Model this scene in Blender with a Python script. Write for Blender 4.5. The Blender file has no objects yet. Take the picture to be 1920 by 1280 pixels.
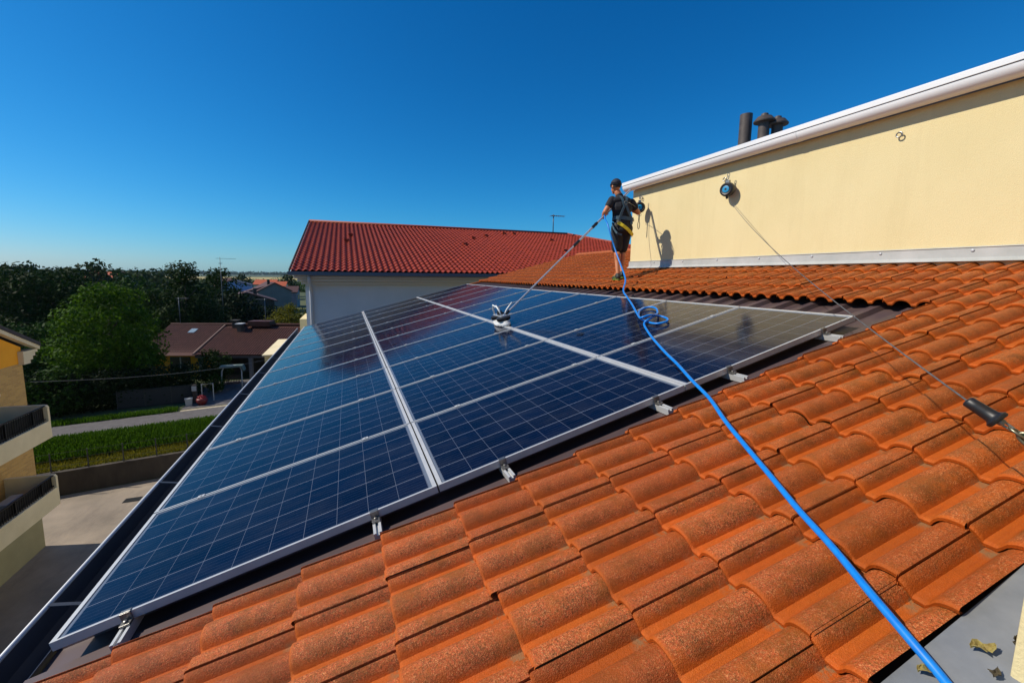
import bpy, bmesh, math, random
import numpy as np
from mathutils import Vector, Matrix
R = math.radians
S = bpy.context.scene
COL = S.collection

# ------------------------------------------------------------------ camera
def cam_axes(yaw, pitch, roll):
    cy, sy = math.cos(yaw), math.sin(yaw)
    f = Vector((-sy*math.cos(pitch), cy*math.cos(pitch), -math.sin(pitch)))
    r = Vector((cy, sy, 0)); u = r.cross(f)
    cr, sr = math.cos(roll), math.sin(roll)
    return cr*r + sr*u, -sr*r + cr*u, f
cam = bpy.data.cameras.new("camera"); camo = bpy.data.objects.new("camera", cam); COL.objects.link(camo)
r_, u_, f_ = cam_axes(-0.345087, 0.120241, 0.011382)
M = Matrix((r_, u_, -f_)).transposed().to_4x4(); M.translation = Vector((1.2101, -2.0812, 1.5355))
camo.matrix_world = M
cam.sensor_width = 36; cam.lens = 781.077275/1920*36
cam.shift_x = 0.014866; cam.shift_y = -0.015030
cam.clip_start = .05; cam.clip_end = 20000
S.camera = camo
# ------------------------------------------------------------------ sky, sun
AZ, EL = R(14), R(42)
w = bpy.data.worlds.new("World"); S.world = w; w.use_nodes = True
nt = w.node_tree; nt.nodes.clear()
sky = nt.nodes.new("ShaderNodeTexSky"); sky.sky_type = 'NISHITA'; sky.sun_disc = False
sky.sun_elevation = EL; sky.sun_rotation = R(-76); sky.altitude = 0
sky.air_density = 1.0; sky.dust_density = .3; sky.ozone_density = 3.0
# deep polarised blue: each channel graded on a display-like scale
sc0 = nt.nodes.new("ShaderNodeVectorMath"); sc0.operation = 'SCALE'; sc0.inputs['Scale'].default_value = .085
sp_ = nt.nodes.new("ShaderNodeSeparateColor"); cb0 = nt.nodes.new("ShaderNodeCombineColor")
nt.links.new(sky.outputs[0], sc0.inputs[0]); nt.links.new(sc0.outputs[0], sp_.inputs[0])
for i_, (pw, ml) in enumerate(((2.3, 1.12), (1.15, 1.01), (.98, 1.34))):
    a_ = nt.nodes.new("ShaderNodeMath"); a_.operation = 'POWER'; a_.inputs[1].default_value = pw
    b_ = nt.nodes.new("ShaderNodeMath"); b_.operation = 'MULTIPLY'; b_.inputs[1].default_value = ml*10
    nt.links.new(sp_.outputs[i_], a_.inputs[0]); nt.links.new(a_.outputs[0], b_.inputs[0]); nt.links.new(b_.outputs[0], cb0.inputs[i_])
bg = nt.nodes.new("ShaderNodeBackground"); bg.inputs['Strength'].default_value = .1
out = nt.nodes.new("ShaderNodeOutputWorld")
nt.links.new(cb0.outputs[0], bg.inputs[0]); nt.links.new(bg.outputs[0], out.inputs[0])
sun = bpy.data.lights.new("sun", 'SUN'); sun.energy = 4.9; sun.angle = R(.53); sun.color = (1, .91, .77)
suno = bpy.data.objects.new("sun", sun); COL.objects.link(suno)
d = Vector((math.cos(AZ)*math.cos(EL), -math.sin(AZ)*math.cos(EL), -math.sin(EL)))
suno.rotation_euler = d.to_track_quat('-Z', 'Y').to_euler(); suno.location = (-20, 5, 20)
S.view_settings.view_transform = 'Standard'; S.view_settings.look = 'None'
S.view_settings.exposure = 0; S.view_settings.gamma = 1
S.cycles.max_bounces = 6; S.cycles.transparent_max_bounces = 12

# ------------------------------------------------------------------ materials
def mat(name, col, rough=.7, metal=0, spec=.5):
    m = bpy.data.materials.new(name); m.use_nodes = True
    b = m.node_tree.nodes['Principled BSDF']
    b.inputs['Base Color'].default_value = (*col, 1); b.inputs['Roughness'].default_value = rough
    b.inputs['Metallic'].default_value = metal; b.inputs['Specular IOR Level'].default_value = spec
    return m
class NB:
    """small node builder"""
    def __init__(s, m): s.m = m; s.t = m.node_tree; s.b = s.t.nodes['Principled BSDF']
    def n(s, typ, **k):
        x = s.t.nodes.new(typ)
        for a, v in k.items(): setattr(x, a, v)
        return x
    def l(s, a, b): s.t.links.new(a, b)
    def coord(s, kind='Object', scale=(1, 1, 1), rot=(0, 0, 0)):
        c = s.n('ShaderNodeTexCoord'); mp = s.n('ShaderNodeMapping')
        mp.inputs['Scale'].default_value = scale; mp.inputs['Rotation'].default_value = rot
        s.l(c.outputs[kind], mp.inputs[0]); return mp.outputs[0]
    def noise(s, vec, scale, detail=4, rough=.6):
        x = s.n('ShaderNodeTexNoise'); x.inputs['Scale'].default_value = scale
        x.inputs['Detail'].default_value = detail; x.inputs['Roughness'].default_value = rough
        s.l(vec, x.inputs['Vector']); return x.outputs['Fac']
    def ramp(s, fac, stops, interp='LINEAR'):
        x = s.n('ShaderNodeValToRGB'); x.color_ramp.interpolation = interp
        e = x.color_ramp.elements
        while len(e) < len(stops): e.new(.5)
        for i, (p, c) in enumerate(stops):
            e[i].position = p; e[i].color = (*c, 1) if len(c) == 3 else c
        s.l(fac, x.inputs[0]); return x.outputs[0]
    def mix(s, fac, a, b, mode='MIX'):
        x = s.n('ShaderNodeMix', data_type='RGBA', blend_type=mode)
        for sock, v in ((x.inputs[0], fac), (x.inputs[6], a), (x.inputs[7], b)):
            if isinstance(v, (int, float)): sock.default_value = v
            elif isinstance(v, tuple): sock.default_value = (*v, 1)
            else: s.l(v, sock)
        return x.outputs[2]
    def math(s, op, a, b=None, c=None):
        x = s.n('ShaderNodeMath', operation=op)
        for i, v in enumerate((a, b, c)):
            if v is None: continue
            if isinstance(v, (int, float)): x.inputs[i].default_value = v
            else: s.l(v, x.inputs[i])
        return x.outputs[0]
    def bump(s, h, strength=.3, dist=.01):
        x = s.n('ShaderNodeBump'); x.inputs['Strength'].default_value = strength; x.inputs['Distance'].default_value = dist
        s.l(h, x.inputs['Height']); s.l(x.outputs[0], s.b.inputs['Normal'])
    def attr(s, name):
        x = s.n('ShaderNodeAttribute', attribute_name=name); return x.outputs['Fac']
def noisy(name, c1, c2, scale, rough=.8, bump=.0, bdist=.01, metal=0, detail=5, stretch=(1, 1, 1), spec=.5, contrast=(.35, .65), bscale=None):
    m = mat(name, c1, rough, metal, spec); k = NB(m); v = k.coord('Object', stretch)
    f = k.noise(v, scale, detail); k.l(k.ramp(f, [(contrast[0], c1), (contrast[1], c2)]), k.b.inputs['Base Color'])
    if bump: k.bump(k.noise(v, bscale or scale*3, detail), bump, bdist)
    return m

def tile_material(name, c_pan, c_crest, c_speck, c_dark, spk=300, c_left=None):
    m = mat(name, c_pan, .62, 0, .32); k = NB(m); v = k.coord()
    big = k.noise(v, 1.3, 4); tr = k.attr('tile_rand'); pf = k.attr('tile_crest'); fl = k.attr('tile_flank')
    W1, B0 = (1,)*3, (0,)*3
    base = k.mix(k.ramp(big, [(.35, B0), (.65, W1)]), c_pan, tuple(x*f for x, f in zip(c_pan, (.86, 1.12, .9))))
    base = k.mix(k.ramp(k.noise(v, 26, 5, .7), [(.42, B0), (.66, (.55,)*3)]), base, tuple(x*f for x, f in zip(c_pan, (.62, .78, .6))))
    # lichen film and grains over the crowns
    mid = k.noise(v, 11, 5, .65); grain = k.noise(v, spk, 2, .6); fine = k.noise(v, spk*.5, 4, .75); tiny = k.noise(v, spk*1.7, 2, .6)
    cc = c_crest
    if c_left:
        c = k.n('ShaderNodeTexCoord'); sp = k.n('ShaderNodeSeparateXYZ'); k.l(c.outputs['Object'], sp.inputs[0])
        g_ = k.math('ADD', k.math('MULTIPLY', k.math('SUBTRACT', sp.outputs[0], 2.6), .45), k.math('MULTIPLY', k.math('SUBTRACT', big, .5), 1.2))
        cc = k.mix(k.ramp(g_, [(.0, B0), (.6, W1)]), c_left, c_crest)
    crest = k.mix(k.ramp(fine, [(.43, B0), (.57, W1)]), cc, c_dark)
    crest = k.mix(k.ramp(tiny, [(.50, B0), (.68, (.6,)*3)]), crest, tuple(x*.55 for x in c_dark))
    crest = k.mix(k.ramp(grain, [(.53, B0), (.60, (.9,)*3)]), crest, k.mix(k.ramp(k.noise(v, 60, 3), [(.4, B0), (.6, W1)]), c_speck, tuple(x*f for x, f in zip(c_speck, (.72, .55, .35)))))
    crest = k.mix(k.ramp(k.noise(v, 6, 5, .7), [(.47, B0), (.62, (.62,)*3)]), crest, k.mix(fine, tuple(x*.9 for x in c_dark), (c_pan[0]*.52, c_pan[1]*1.02, c_pan[2])))
    cov = k.math('MULTIPLY', k.ramp(pf, [(.10, (.15,)*3), (.45, (.97,)*3)]), k.ramp(mid, [(.25, (.35,)*3), (.52, W1)]))
    c = k.mix(cov, base, crest)
    moss_shade = k.math('MULTIPLY', k.math('MULTIPLY', fl, k.ramp(mid, [(.38, B0), (.62, (.75,)*3)])), k.ramp(tiny, [(.40, B0), (.56, W1)]))
    c = k.mix(moss_shade, c, tuple(x*.8 for x in c_dark))  # moss tone that also paints shade onto the flanks facing off the sun
    vs = k.coord('Object', (2.0, 70, 1)); st = k.noise(vs, 1.5, 4)
    c = k.mix(k.ramp(st, [(.52, B0), (.70, (.45,)*3)]), c, tuple(x*.60 for x in c_pan))
    c = k.mix(k.math('MULTIPLY', k.math('POWER', tr, 1.5), .48), c, tuple(x*.48 for x in c_pan))
    lap = k.math('MULTIPLY', k.attr('tile_lap'), k.ramp(k.noise(v, 40, 4, .7), [(.40, B0), (.56, (.9,)*3)])); c = k.mix(lap, c, (.20, .15, .07))
    k.l(c, k.b.inputs['Base Color'])
    hgt = k.math('ADD', k.math('MULTIPLY', grain, .7), k.math('MULTIPLY', fine, .9))
    k.bump(hgt, .6, .005)
    return m
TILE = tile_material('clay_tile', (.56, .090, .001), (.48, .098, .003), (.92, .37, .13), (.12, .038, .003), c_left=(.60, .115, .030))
TILE_RED = tile_material('red_tile', (.34, .030, .002), (.38, .038, .003), (.48, .08, .012), (.18, .012, .002), 60)
TILE_RED.node_tree.nodes['Principled BSDF'].inputs['Roughness'].default_value = .55
STUCCO = noisy('cream_stucco', (.66, .545, .285), (.72, .60, .33), .9, .9, .5, .008, bscale=130, detail=9, contrast=(.3, .7))
k_ = NB(STUCCO); o_l = [l for l in k_.t.links if l.to_socket == k_.b.inputs['Base Color']][0].from_socket
k_.l(k_.mix(k_.ramp(k_.noise(k_.coord('Object', (1, 2.5, .25)), 1.6, 6, .7), [(.50, (0,)*3), (.78, (.22,)*3)]), o_l, (.46, .36, .18)), k_.b.inputs['Base Color'])
WHITE_METAL = noisy('white_gutter_paint', (.72, .72, .72), (.80, .79, .78), 3, .35, stretch=(1, .2, 1))
ZINC = noisy('grey_sheet', (.145, .155, .165), (.215, .225, .235), 5, .7, .25, .003, bscale=30)
ALU = noisy('aluminium', (.50, .50, .49), (.58, .58, .56), 9, .42, metal=.25)
ALU_DARK = noisy('frame_side', (.52, .53, .52), (.6, .6, .6), 9, .4, metal=.5)
BROWN = noisy('brown_sheet', (.060, .038, .036), (.095, .062, .060), 2.2, .5, .1, .003, stretch=(.4, 1, 1), bscale=14)
GUTTER_D = noisy('gutter_inside', (.028, .035, .050), (.05, .055, .07), 5, .35, stretch=(1, .2, 1))
GREY_EDGE = mat('gutter_edge', (.50, .52, .54), .45, .1)
STEEL = mat('galvanised_steel', (.26, .25, .23), .38, .8)
BLACK = mat('black_plastic', (.012, .012, .014), .45)
CYAN = mat('cyan_label', (.01, .24, .46), .4)
HOSE = noisy('blue_hose', (.001, .17, .60), (.004, .22, .66), 30, .42, stretch=(1, 1, 1))
FLUE = noisy('brown_flue', (.05, .038, .033), (.09, .07, .06), 7, .6)
WALLW = noisy('pale_render', (.52, .56, .60), (.60, .64, .68), .5, .9, .2, .004, bscale=60)
TRIMW = mat('pale_trim', (.55, .55, .53), .7)
DGREY = mat('dark_grey_gutter', (.10, .115, .14), .45)
LEAF_D = None

def glass_material():
    m = mat('solar_cells', (.01, .02, .06), .09, 0, .16); k = NB(m)
    c = k.n('ShaderNodeTexCoord'); sp = k.n('ShaderNodeSeparateXYZ'); k.l(c.outputs['Object'], sp.inputs[0])
    x, y = sp.outputs[0], sp.outputs[1]
    def lines(val, off, pitch, half):
        a = k.math('SUBTRACT', val, off); a = k.math('DIVIDE', a, pitch); a = k.math('FRACT', a)
        a = k.math('SUBTRACT', a, .5); a = k.math('ABSOLUTE', a); a = k.math('SUBTRACT', .5, a)
        return k.math('LESS_THAN', a, half/pitch)
    lx = lines(x, .040, .1600, .0009); ly = lines(y, .0225, .15883, .0013)
    bus = lines(y, .0225+.0132, .02647, .0008)
    edge = k.math('MAXIMUM', k.math('MAXIMUM', k.math('LESS_THAN', x, .038), k.math('GREATER_THAN', x, 1.642)),
                  k.math('MAXIMUM', k.math('LESS_THAN', y, .0205), k.math('GREATER_THAN', y, .9775)))
    ln = k.math('MAXIMUM', k.math('MAXIMUM', lx, ly), 0)
    # one tone per cell
    fx = k.math('FLOOR', k.math('DIVIDE', k.math('SUBTRACT', x, .040), .1600)); fy = k.math('FLOOR', k.math('DIVIDE', k.math('SUBTRACT', y, .0225), .15883))
    cb = k.n('ShaderNodeCombineXYZ'); k.l(fx, cb.inputs[0]); k.l(fy, cb.inputs[1])
    oi = k.n('ShaderNodeObjectInfo'); k.l(k.math('MULTIPLY', oi.outputs['Random'], 50), cb.inputs[2])
    wn = k.n('ShaderNodeTexWhiteNoise'); k.l(cb.outputs[0], wn.inputs[0])
    vo = k.n('ShaderNodeTexVoronoi'); vo.inputs['Scale'].default_value = 90; k.l(c.outputs['Object'], vo.inputs['Vector'])
    base = k.mix(wn.outputs[0], (.0006, .0020, .011), (.0014, .0042, .020))
    base = k.mix(k.math('MULTIPLY', vo.outputs['Distance'], .5), base, (.002, .007, .028))
    pr = k.ramp(oi.outputs['Random'], [(0, (.75, .8, .9)), (1, (1.0, 1.05, 1.1))]); base = k.mix(1.0, base, pr, 'MULTIPLY')
    c2 = k.mix(k.math('MULTIPLY', bus, .16), base, (.14, .20, .32))
    c2 = k.mix(k.math('MULTIPLY', k.math('MAXIMUM', k.math('MULTIPLY', lx, .42), k.math('MULTIPLY', ly, .75)), 1), c2, (.30, .34, .42))
    c2 = k.mix(k.math('MULTIPLY', edge, .8), c2, (.16, .19, .24))
    dust = k.noise(k.coord('Object', (1, 3, 1)), 2.2, 6, .7)
    c2 = k.mix(k.ramp(dust, [(.42, (0,)*3), (.75, (.06,)*3)]), c2, (.20, .20, .20))
    k.l(c2, k.b.inputs['Base Color'])
    dirt = k.noise(k.coord('Object', (1, 1, 1)), 5, 5)
    k.l(k.ramp(dirt, [(.3, (.07,)*3), (.75, (.19,)*3)]), k.b.inputs['Roughness'])
    k.b.inputs['Coat Weight'].default_value = 0
    return m
CELLS = glass_material()

def foliage(name, dark, light, trans=.35):
    m = bpy.data.materials.new(name); m.use_nodes = True; k = NB(m)
    a = k.attr('leaf_rand')
    c = k.ramp(a, [(0, dark), (.6, tuple((x+y)/2 for x, y in zip(dark, light))), (1, light)])
    k.l(c, k.b.inputs['Base Color']); k.b.inputs['Roughness'].default_value = .65; k.b.inputs['Specular IOR Level'].default_value = .08
    t = k.n('ShaderNodeBsdfTranslucent'); k.l(c, t.inputs[0]); mx = k.n('ShaderNodeMixShader'); mx.inputs[0].default_value = trans
    o = [n for n in m.node_tree.nodes if n.type == 'OUTPUT_MATERIAL'][0]
    k.l(k.b.outputs[0], mx.inputs[1]); k.l(t.outputs[0], mx.inputs[2]); k.l(mx.outputs[0], o.inputs[0])
    return m
LEAF_BRIGHT = foliage('bright_leaves', (.010, .038, .002), (.105, .205, .008), .32)
LEAF_DARK = foliage('dark_leaves', (.006, .018, .002), (.026, .056, .006), .2)
LEAF_MID = foliage('mid_leaves', (.010, .032, .004), (.042, .09, .010), .25)
LEAF_YEL = foliage('yellow_leaves', (.07, .075, .005), (.20, .18, .012), .35)
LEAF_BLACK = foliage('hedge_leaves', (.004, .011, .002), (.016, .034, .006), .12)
BARK = noisy('bark', (.06, .045, .03), (.10, .08, .06), 8, .9, .5, .02)

# ------------------------------------------------------------------ mesh helpers
def tag(o, label=None, cat=None, group=None, kind=None):
    for a, v in (('label', label), ('category', cat), ('group', group), ('kind', kind)):
        if v: o[a] = v
    return o
def empty(name, loc=(0, 0, 0), rot=(0, 0, 0), **k):
    o = bpy.data.objects.new(name, None); COL.objects.link(o); o.location = loc; o.rotation_euler = rot; o.empty_display_size = .2
    return tag(o, **k)
class MB:
    def __init__(s): s.v = []; s.f = []
    def add(s, vs, fs):
        o = len(s.v); s.v += [tuple(x) for x in vs]; s.f += [tuple(i+o for i in f) for f in fs]; return s
    def box(s, x0, x1, y0, y1, z0, z1, M=None):
        vs = [Vector((x, y, z)) for z in (z0, z1) for y in (y0, y1) for x in (x0, x1)]
        if M is not None: vs = [M @ p for p in vs]
        return s.add(vs, [(0, 2, 3, 1), (4, 5, 7, 6), (0, 1, 5, 4), (2, 6, 7, 3), (0, 4, 6, 2), (1, 3, 7, 5)])
    def prism(s, pts, a0, a1, axis='y', cap=True):
        """polygon pts (2D) swept along an axis. axis y: pts=(x,z); axis x: pts=(y,z); axis z: pts=(x,y)"""
        n = len(pts)
        def P(p, a): return {'y': (p[0], a, p[1]), 'x': (a, p[0], p[1]), 'z': (p[0], p[1], a)}[axis]
        vs = [P(p, a0) for p in pts]+[P(p, a1) for p in pts]
        fs = [(i, (i+1) % n, n+(i+1) % n, n+i) for i in range(n)]
        if cap: fs += [tuple(range(n-1, -1, -1)), tuple(range(n, 2*n))]
        return s.add(vs, fs)
    def tube(s, pts, r, n=8, cap=True, squash=None):
        pts = [Vector(p) for p in pts]; rs = r if isinstance(r, (list, tuple)) else [r]*len(pts)
        up = None; vs = []; fs = []
        for i, p in enumerate(pts):
            t = (pts[min(i+1, len(pts)-1)]-pts[max(i-1, 0)]).normalized()
            if up is None: up = Vector((0, 0, 1)) if abs(t.z) < .9 else Vector((1, 0, 0))
            a = t.cross(up).normalized(); b = a.cross(t).normalized(); up = b
            for j in range(n):
                q = 2*math.pi*j/n; vs.append(p+a*(math.cos(q)*rs[i])+b*(math.sin(q)*rs[i]*(squash or 1)))
        for i in range(len(pts)-1):
            for j in range(n):
                fs.append((i*n+j, i*n+(j+1) % n, (i+1)*n+(j+1) % n, (i+1)*n+j))
        if cap: fs += [tuple(range(n-1, -1, -1)), tuple(range((len(pts)-1)*n, len(pts)*n))]
        return s.add(vs, fs)
    def lathe(s, prof, c=(0, 0, 0), n=20, M=None):
        vs = []; fs = []
        for (r, z) in prof:
            for j in range(n):
                q = 2*math.pi*j/n; p = Vector((r*math.cos(q), r*math.sin(q), z))
                if M is not None: p = M @ p
                vs.append(p+Vector(c))
        m = len(prof)
        for i in range(m-1):
            for j in range(n): fs.append((i*n+j, i*n+(j+1) % n, (i+1)*n+(j+1) % n, (i+1)*n+j))
        fs += [tuple(range(n-1, -1, -1)), tuple(range((m-1)*n, m*n))]
        return s.add(vs, fs)
    def ball(s, c, r, n=12, m=8, M=None):
        r = r if isinstance(r, (tuple, list)) else (r, r, r); c = Vector(c)
        vs = []; fs = []
        for i in range(1, m):
            a = math.pi*i/m
            for j in range(n):
                q = 2*math.pi*j/n; p = Vector((math.sin(a)*math.cos(q)*r[0], math.sin(a)*math.sin(q)*r[1], math.cos(a)*r[2]))
                vs.append((M @ p if M is not None else p)+c)
        t = Vector((0, 0, r[2])); vs += [(M @ t if M is not None else t)+c, (M @ -t if M is not None else -t)+c]; T = len(vs)-2
        for i in range(m-2):
            for j in range(n): fs.append((i*n+j, (i+1)*n+j, (i+1)*n+(j+1) % n, i*n+(j+1) % n))
        for j in range(n): fs.append((T, j, (j+1) % n)); fs.append((T+1, (m-2)*n+(j+1) % n, (m-2)*n+j))
        return s.add(vs, fs)
    def build(s, name, m, parent=None, smooth=False, angle=None, bevel=0, loc=None, rot=None):
        me = bpy.data.meshes.new(name); me.from_pydata(s.v, [], s.f); me.update()
        if m: me.materials.append(m)
        b = bmesh.new(); b.from_mesh(me); bmesh.ops.recalc_face_normals(b, faces=b.faces); b.to_mesh(me); b.free()
        o = bpy.data.objects.new(name, me); COL.objects.link(o)
        if parent: o.parent = parent
        if loc: o.location = loc
        if rot: o.rotation_euler = rot
        if smooth or angle:
            me.polygons.foreach_set('use_smooth', [True]*len(me.polygons))
            if angle: me.set_sharp_from_angle(angle=R(angle))
        if bevel:
            md = o.modifiers.new('bevel', 'BEVEL'); md.width = bevel; md.segments = 2; md.limit_method = 'ANGLE'; md.angle_limit = R(40)
        return o
def npmesh(name, V, F, m, parent=None, smooth=True, attrs=None, angle=None):
    me = bpy.data.meshes.new(name); V = np.asarray(V, np.float32); F = np.asarray(F, np.int32)
    me.vertices.add(len(V)); me.vertices.foreach_set('co', V.ravel())
    k = F.shape[1]; me.loops.add(F.size); me.loops.foreach_set('vertex_index', F.ravel())
    me.polygons.add(len(F)); me.polygons.foreach_set('loop_start', np.arange(0, F.size, k, dtype=np.int32))
    me.polygons.foreach_set('loop_total', np.full(len(F), k, np.int32))
    me.update(calc_edges=True)
    me.polygons.foreach_set('use_smooth', np.full(len(F), smooth)); me.materials.append(m)
    for a, v in (attrs or {}).items():
        at = me.attributes.new(a, 'FLOAT', 'POINT'); at.data.foreach_set('value', np.asarray(v, np.float32))
    if angle: me.set_sharp_from_angle(angle=R(angle))
    o = bpy.data.objects.new(name, me); COL.objects.link(o)
    if parent: o.parent = parent
    return o
def copy_tree(o, parent=None):
    c = o.copy(); COL.objects.link(c); c.parent = parent
    for ch in list(o.children): copy_tree(ch, c)
    return c
def hull_remesh(o, vox, smooth=4):
    md = o.modifiers.new('remesh', 'REMESH'); md.mode = 'VOXEL'; md.voxel_size = vox; md.use_smooth_shade = True
    sm = o.modifiers.new('smooth', 'SMOOTH'); sm.iterations = smooth; sm.factor = .5

SL = 0.251349
CS, SN, TN = math.cos(SL), math.sin(SL), math.tan(SL)
def RP(v, y, h=0): return Vector((v*CS-h*SN, y, v*SN+h*CS))
ROT = (0, -SL, 0)

# ------------------------------------------------------------------ our building: tiled roof
TW, EXPO = .3065, .3517
def tile_profile(res):
    t = [-.001, .0, .0007, .0035, .0044, .010]
    t += list(np.linspace(.016, .30, res)) + [.3045, .3065-.0005]
    t = np.array(sorted(t))
    def h(t):
        o = np.zeros_like(t)
        for c in (-.0235, .130, .283, .4365):
            u = np.clip(np.abs((t-c)/.0590), 0, 1); o = np.maximum(o, .047*(1-u**2.4)**.60)
        o = np.where(o < .006, o*.5+.003, o)
        return o
    hh = h(t)
    low = np.clip(1-(t-.028)/.008, 0, 1)*.0045
    hh = hh-np.where((t > .0005) & (t < .05), low, 0)
    hh = np.where((t > .0002) & (t < .004), hh-.015, hh)
    crest = np.clip(hh/.045, 0, 1)
    sl = np.gradient(hh, t); flank = np.clip(sl*-1*-1, 0, 2)*0
    c = np.where(((t > .135) & (t < .19)) | (t > .288) | (t < .03), 1.0, 0)  # flanks turned from the sun: mask for moss and painted shade
    return t, hh, crest, c
def tile_roof(name, cols, res, m, parent, step=.025, hbase=-.070, seed=1, clipY=None, extra_lip=()):
    rng = np.random.default_rng(seed); t, hh, cr, fl = tile_profile(res)
    rows = [(.016, -.0225), (.001, -.0205), (-.002, -.0075), (.003, -.0015), (.011, .0), (.10, 0), (.20, 0), (.30, 0), (.335, 0), (EXPO+.02, 0)]
    V = []; F = []; A = []; B = []; Cc = []; D_ = []; off = 0
    for (y0, v0, v1) in cols:
        n = int(math.ceil((v1-v0)/EXPO-1e-6))
        for i in range(n):
            vb = v0+i*EXPO; ln = min(EXPO, v1-vb)
            if ln < .03: continue
            tt, h2, c2, f2 = t, hh, cr, fl
            if (y0 in extra_lip):
                e = np.array([-.040, -.037, -.022, -.018, -.010, -.006]); eh = np.array([0, .012, .013, .005, .006, .03])
                tt = np.r_[e, t]; h2 = np.r_[eh, hh]; c2 = np.r_[eh*20, cr]; f2 = np.r_[e*0, fl]
            ys = y0-tt; ok = np.ones(len(ys), bool)
            if clipY is not None: ok = ys > clipY
            if ok.sum() < 3: continue
            ys, h2, c2, f2 = ys[ok], h2[ok], c2[ok], f2[ok]
            jh, jr, jy, jv = abs(rng.normal(0, .0016)), rng.normal(0, .004), rng.normal(0, .0018), rng.normal(0, .0045)
            rd = rng.random(); sk = rng.normal(0, .004)
            nr = 0
            for (v, dh) in rows:
                vv = min(v, ln+.02)
                hg = hbase+h2+dh+step*(1-vv/EXPO)+jh+jr*(ys-y0)
                if v < .004: hg = hg
                V.append(np.stack([vb+vv+jv+sk*(ys-y0)/.3+0*ys, ys+jy, hg], -1)); nr += 1
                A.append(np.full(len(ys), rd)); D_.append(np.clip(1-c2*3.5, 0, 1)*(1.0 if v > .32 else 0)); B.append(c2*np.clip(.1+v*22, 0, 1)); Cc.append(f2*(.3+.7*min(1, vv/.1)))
            m_ = len(ys); idx = np.arange(nr*m_).reshape(nr, m_)+off
            F.append(np.stack([idx[:-1, :-1], idx[:-1, 1:], idx[1:, 1:], idx[1:, :-1]], -1).reshape(-1, 4)); off += nr*m_
    o = npmesh(name, np.concatenate(V), np.concatenate(F), m, parent, True, dict(tile_rand=np.concatenate(A), tile_crest=np.concatenate(B), tile_flank=np.concatenate(Cc), tile_lap=np.concatenate(D_)), angle=50)
    return o

WX, WZB, WZT, WY = 6.744, 6.744*TN+.045, 3.27, 5.2
home = empty('apartment_building', (0, 0, -10), label='apartment building with orange tiled roof carrying the solar panels and a cream upper wall', cat='building')
def H(o):  # parent to home, keeping world placement
    o.parent = home; o.matrix_parent_inverse = Matrix.Translation((0, 0, 10)); return o
V0 = .662-2*.3517
cols = []
for kx in range(5): cols.append((-.2-TW*kx, V0, 6.98))
for j in range(1, 39):
    y0 = -.2+TW*j
    cols.append((y0, V0+16*EXPO, 6.98 if y0 < WY+.05 else 9.55))
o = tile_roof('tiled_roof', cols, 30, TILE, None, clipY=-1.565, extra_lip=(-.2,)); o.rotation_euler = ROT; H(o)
# ridge cap row
mb = MB()
for i in range(17):
    y = WY+.15+i*.36; mb.prism([(9.50+.11*math.cos(a), -.035+.06*math.sin(a)) for a in np.linspace(0, math.pi, 9)]+[(9.39+.02, -.04), (9.61-.02, -.04)][::-1], y, y+.375)
o = mb.build('ridge_tiles', noisy('ridge_clay', (.42, .09, .012), (.26, .07, .02), 14, .85, .5, .004), None, smooth=True, angle=40); o.rotation_euler = ROT; H(o)
# underlay deck closing the roof
o = MB().box(-.02, 9.55, -1.6, 11.40, -.20, -.135).build('roof_deck', FLUE, None); o.rotation_euler = ROT; H(o)
# corrugated brown sheet under the panels
mb = MB(); prof = []; y = -.20; 
while y < 11.32:
    prof += [(y, -.125), (y+.085, -.125), (y+.105, -.088), (y+.165, -.088), (y+.185, -.125)]; y += .25
prof.append((y, -.125))
vs = [(-.085, a, b) for a, b in prof]+[(5.85, a, b) for a, b in prof]; n = len(prof)
fs = [(i, i+1, n+i+1, n+i) for i in range(n-1)]; mb.add(vs, fs)
mb.add([(-.085, a, b-.004) for a, b in prof]+[(5.85, a, b-.004) for a, b in prof], fs)
o = mb.build('metal_sheeting', BROWN, None); o.rotation_euler = ROT; H(o)
# verge trim at the far end, side board at the tile edge
o = MB().box(-.08, 9.6, 11.34, 11.42, -.24, -.05).build('verge_board', TILE, None, bevel=.01); o.rotation_euler = ROT; H(o)
# eaves gutter
GX, GZ = -.205, -.085
BRK = mat('bracket_grey', (.06, .065, .075), .5, .2)
gp = [(-.055, -.11), (-.06, -.22), (-.10, -.25), (-.17, -.25), (GX+.004, -.20), (GX, GZ)]
def sheet(pts, a0, a1, th=.003):
    inner = [(x, z) for x, z in pts]; outer = []
    for i, (x, z) in enumerate(pts):
        x0, z0 = pts[max(i-1, 0)]; x1, z1 = pts[min(i+1, len(pts)-1)]; dx, dz = x1-x0, z1-z0; L = math.hypot(dx, dz)
        outer.append((x+dz/L*th, z-dx/L*th))
    return inner+outer[::-1]
gut = MB().prism(sheet(gp, 0, 0), -4.5, 11.45).build('eaves_gutter', GUTTER_D, None); H(gut)
lip = MB().tube([(GX-.004, -4.5, GZ), (GX-.004, 11.45, GZ)], .011, 8).build('gutter_lip', GREY_EDGE, None, smooth=True); lip.parent = gut
y = -.9
while y < 11.3:
    b = MB().prism(sheet([(-.05, -.115), (-.12, -.098), (GX, GZ+.004)], 0, 0, .004), y, y+.022).build('gutter_bracket', BRK, None); b.parent = gut; y += 1.28
# facade, terrace behind the parapet
mb = MB(); mb.prism([(.0, -10), (12.5, -10), (12.5, 1.4), (9.3, 9.3*TN-.25), (.0, -.26)], -1.72, 11.30)
mb.box(0, 12.5, -6, -1.722, -10, -.12); H(mb.build('facade', STUCCO))
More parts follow.
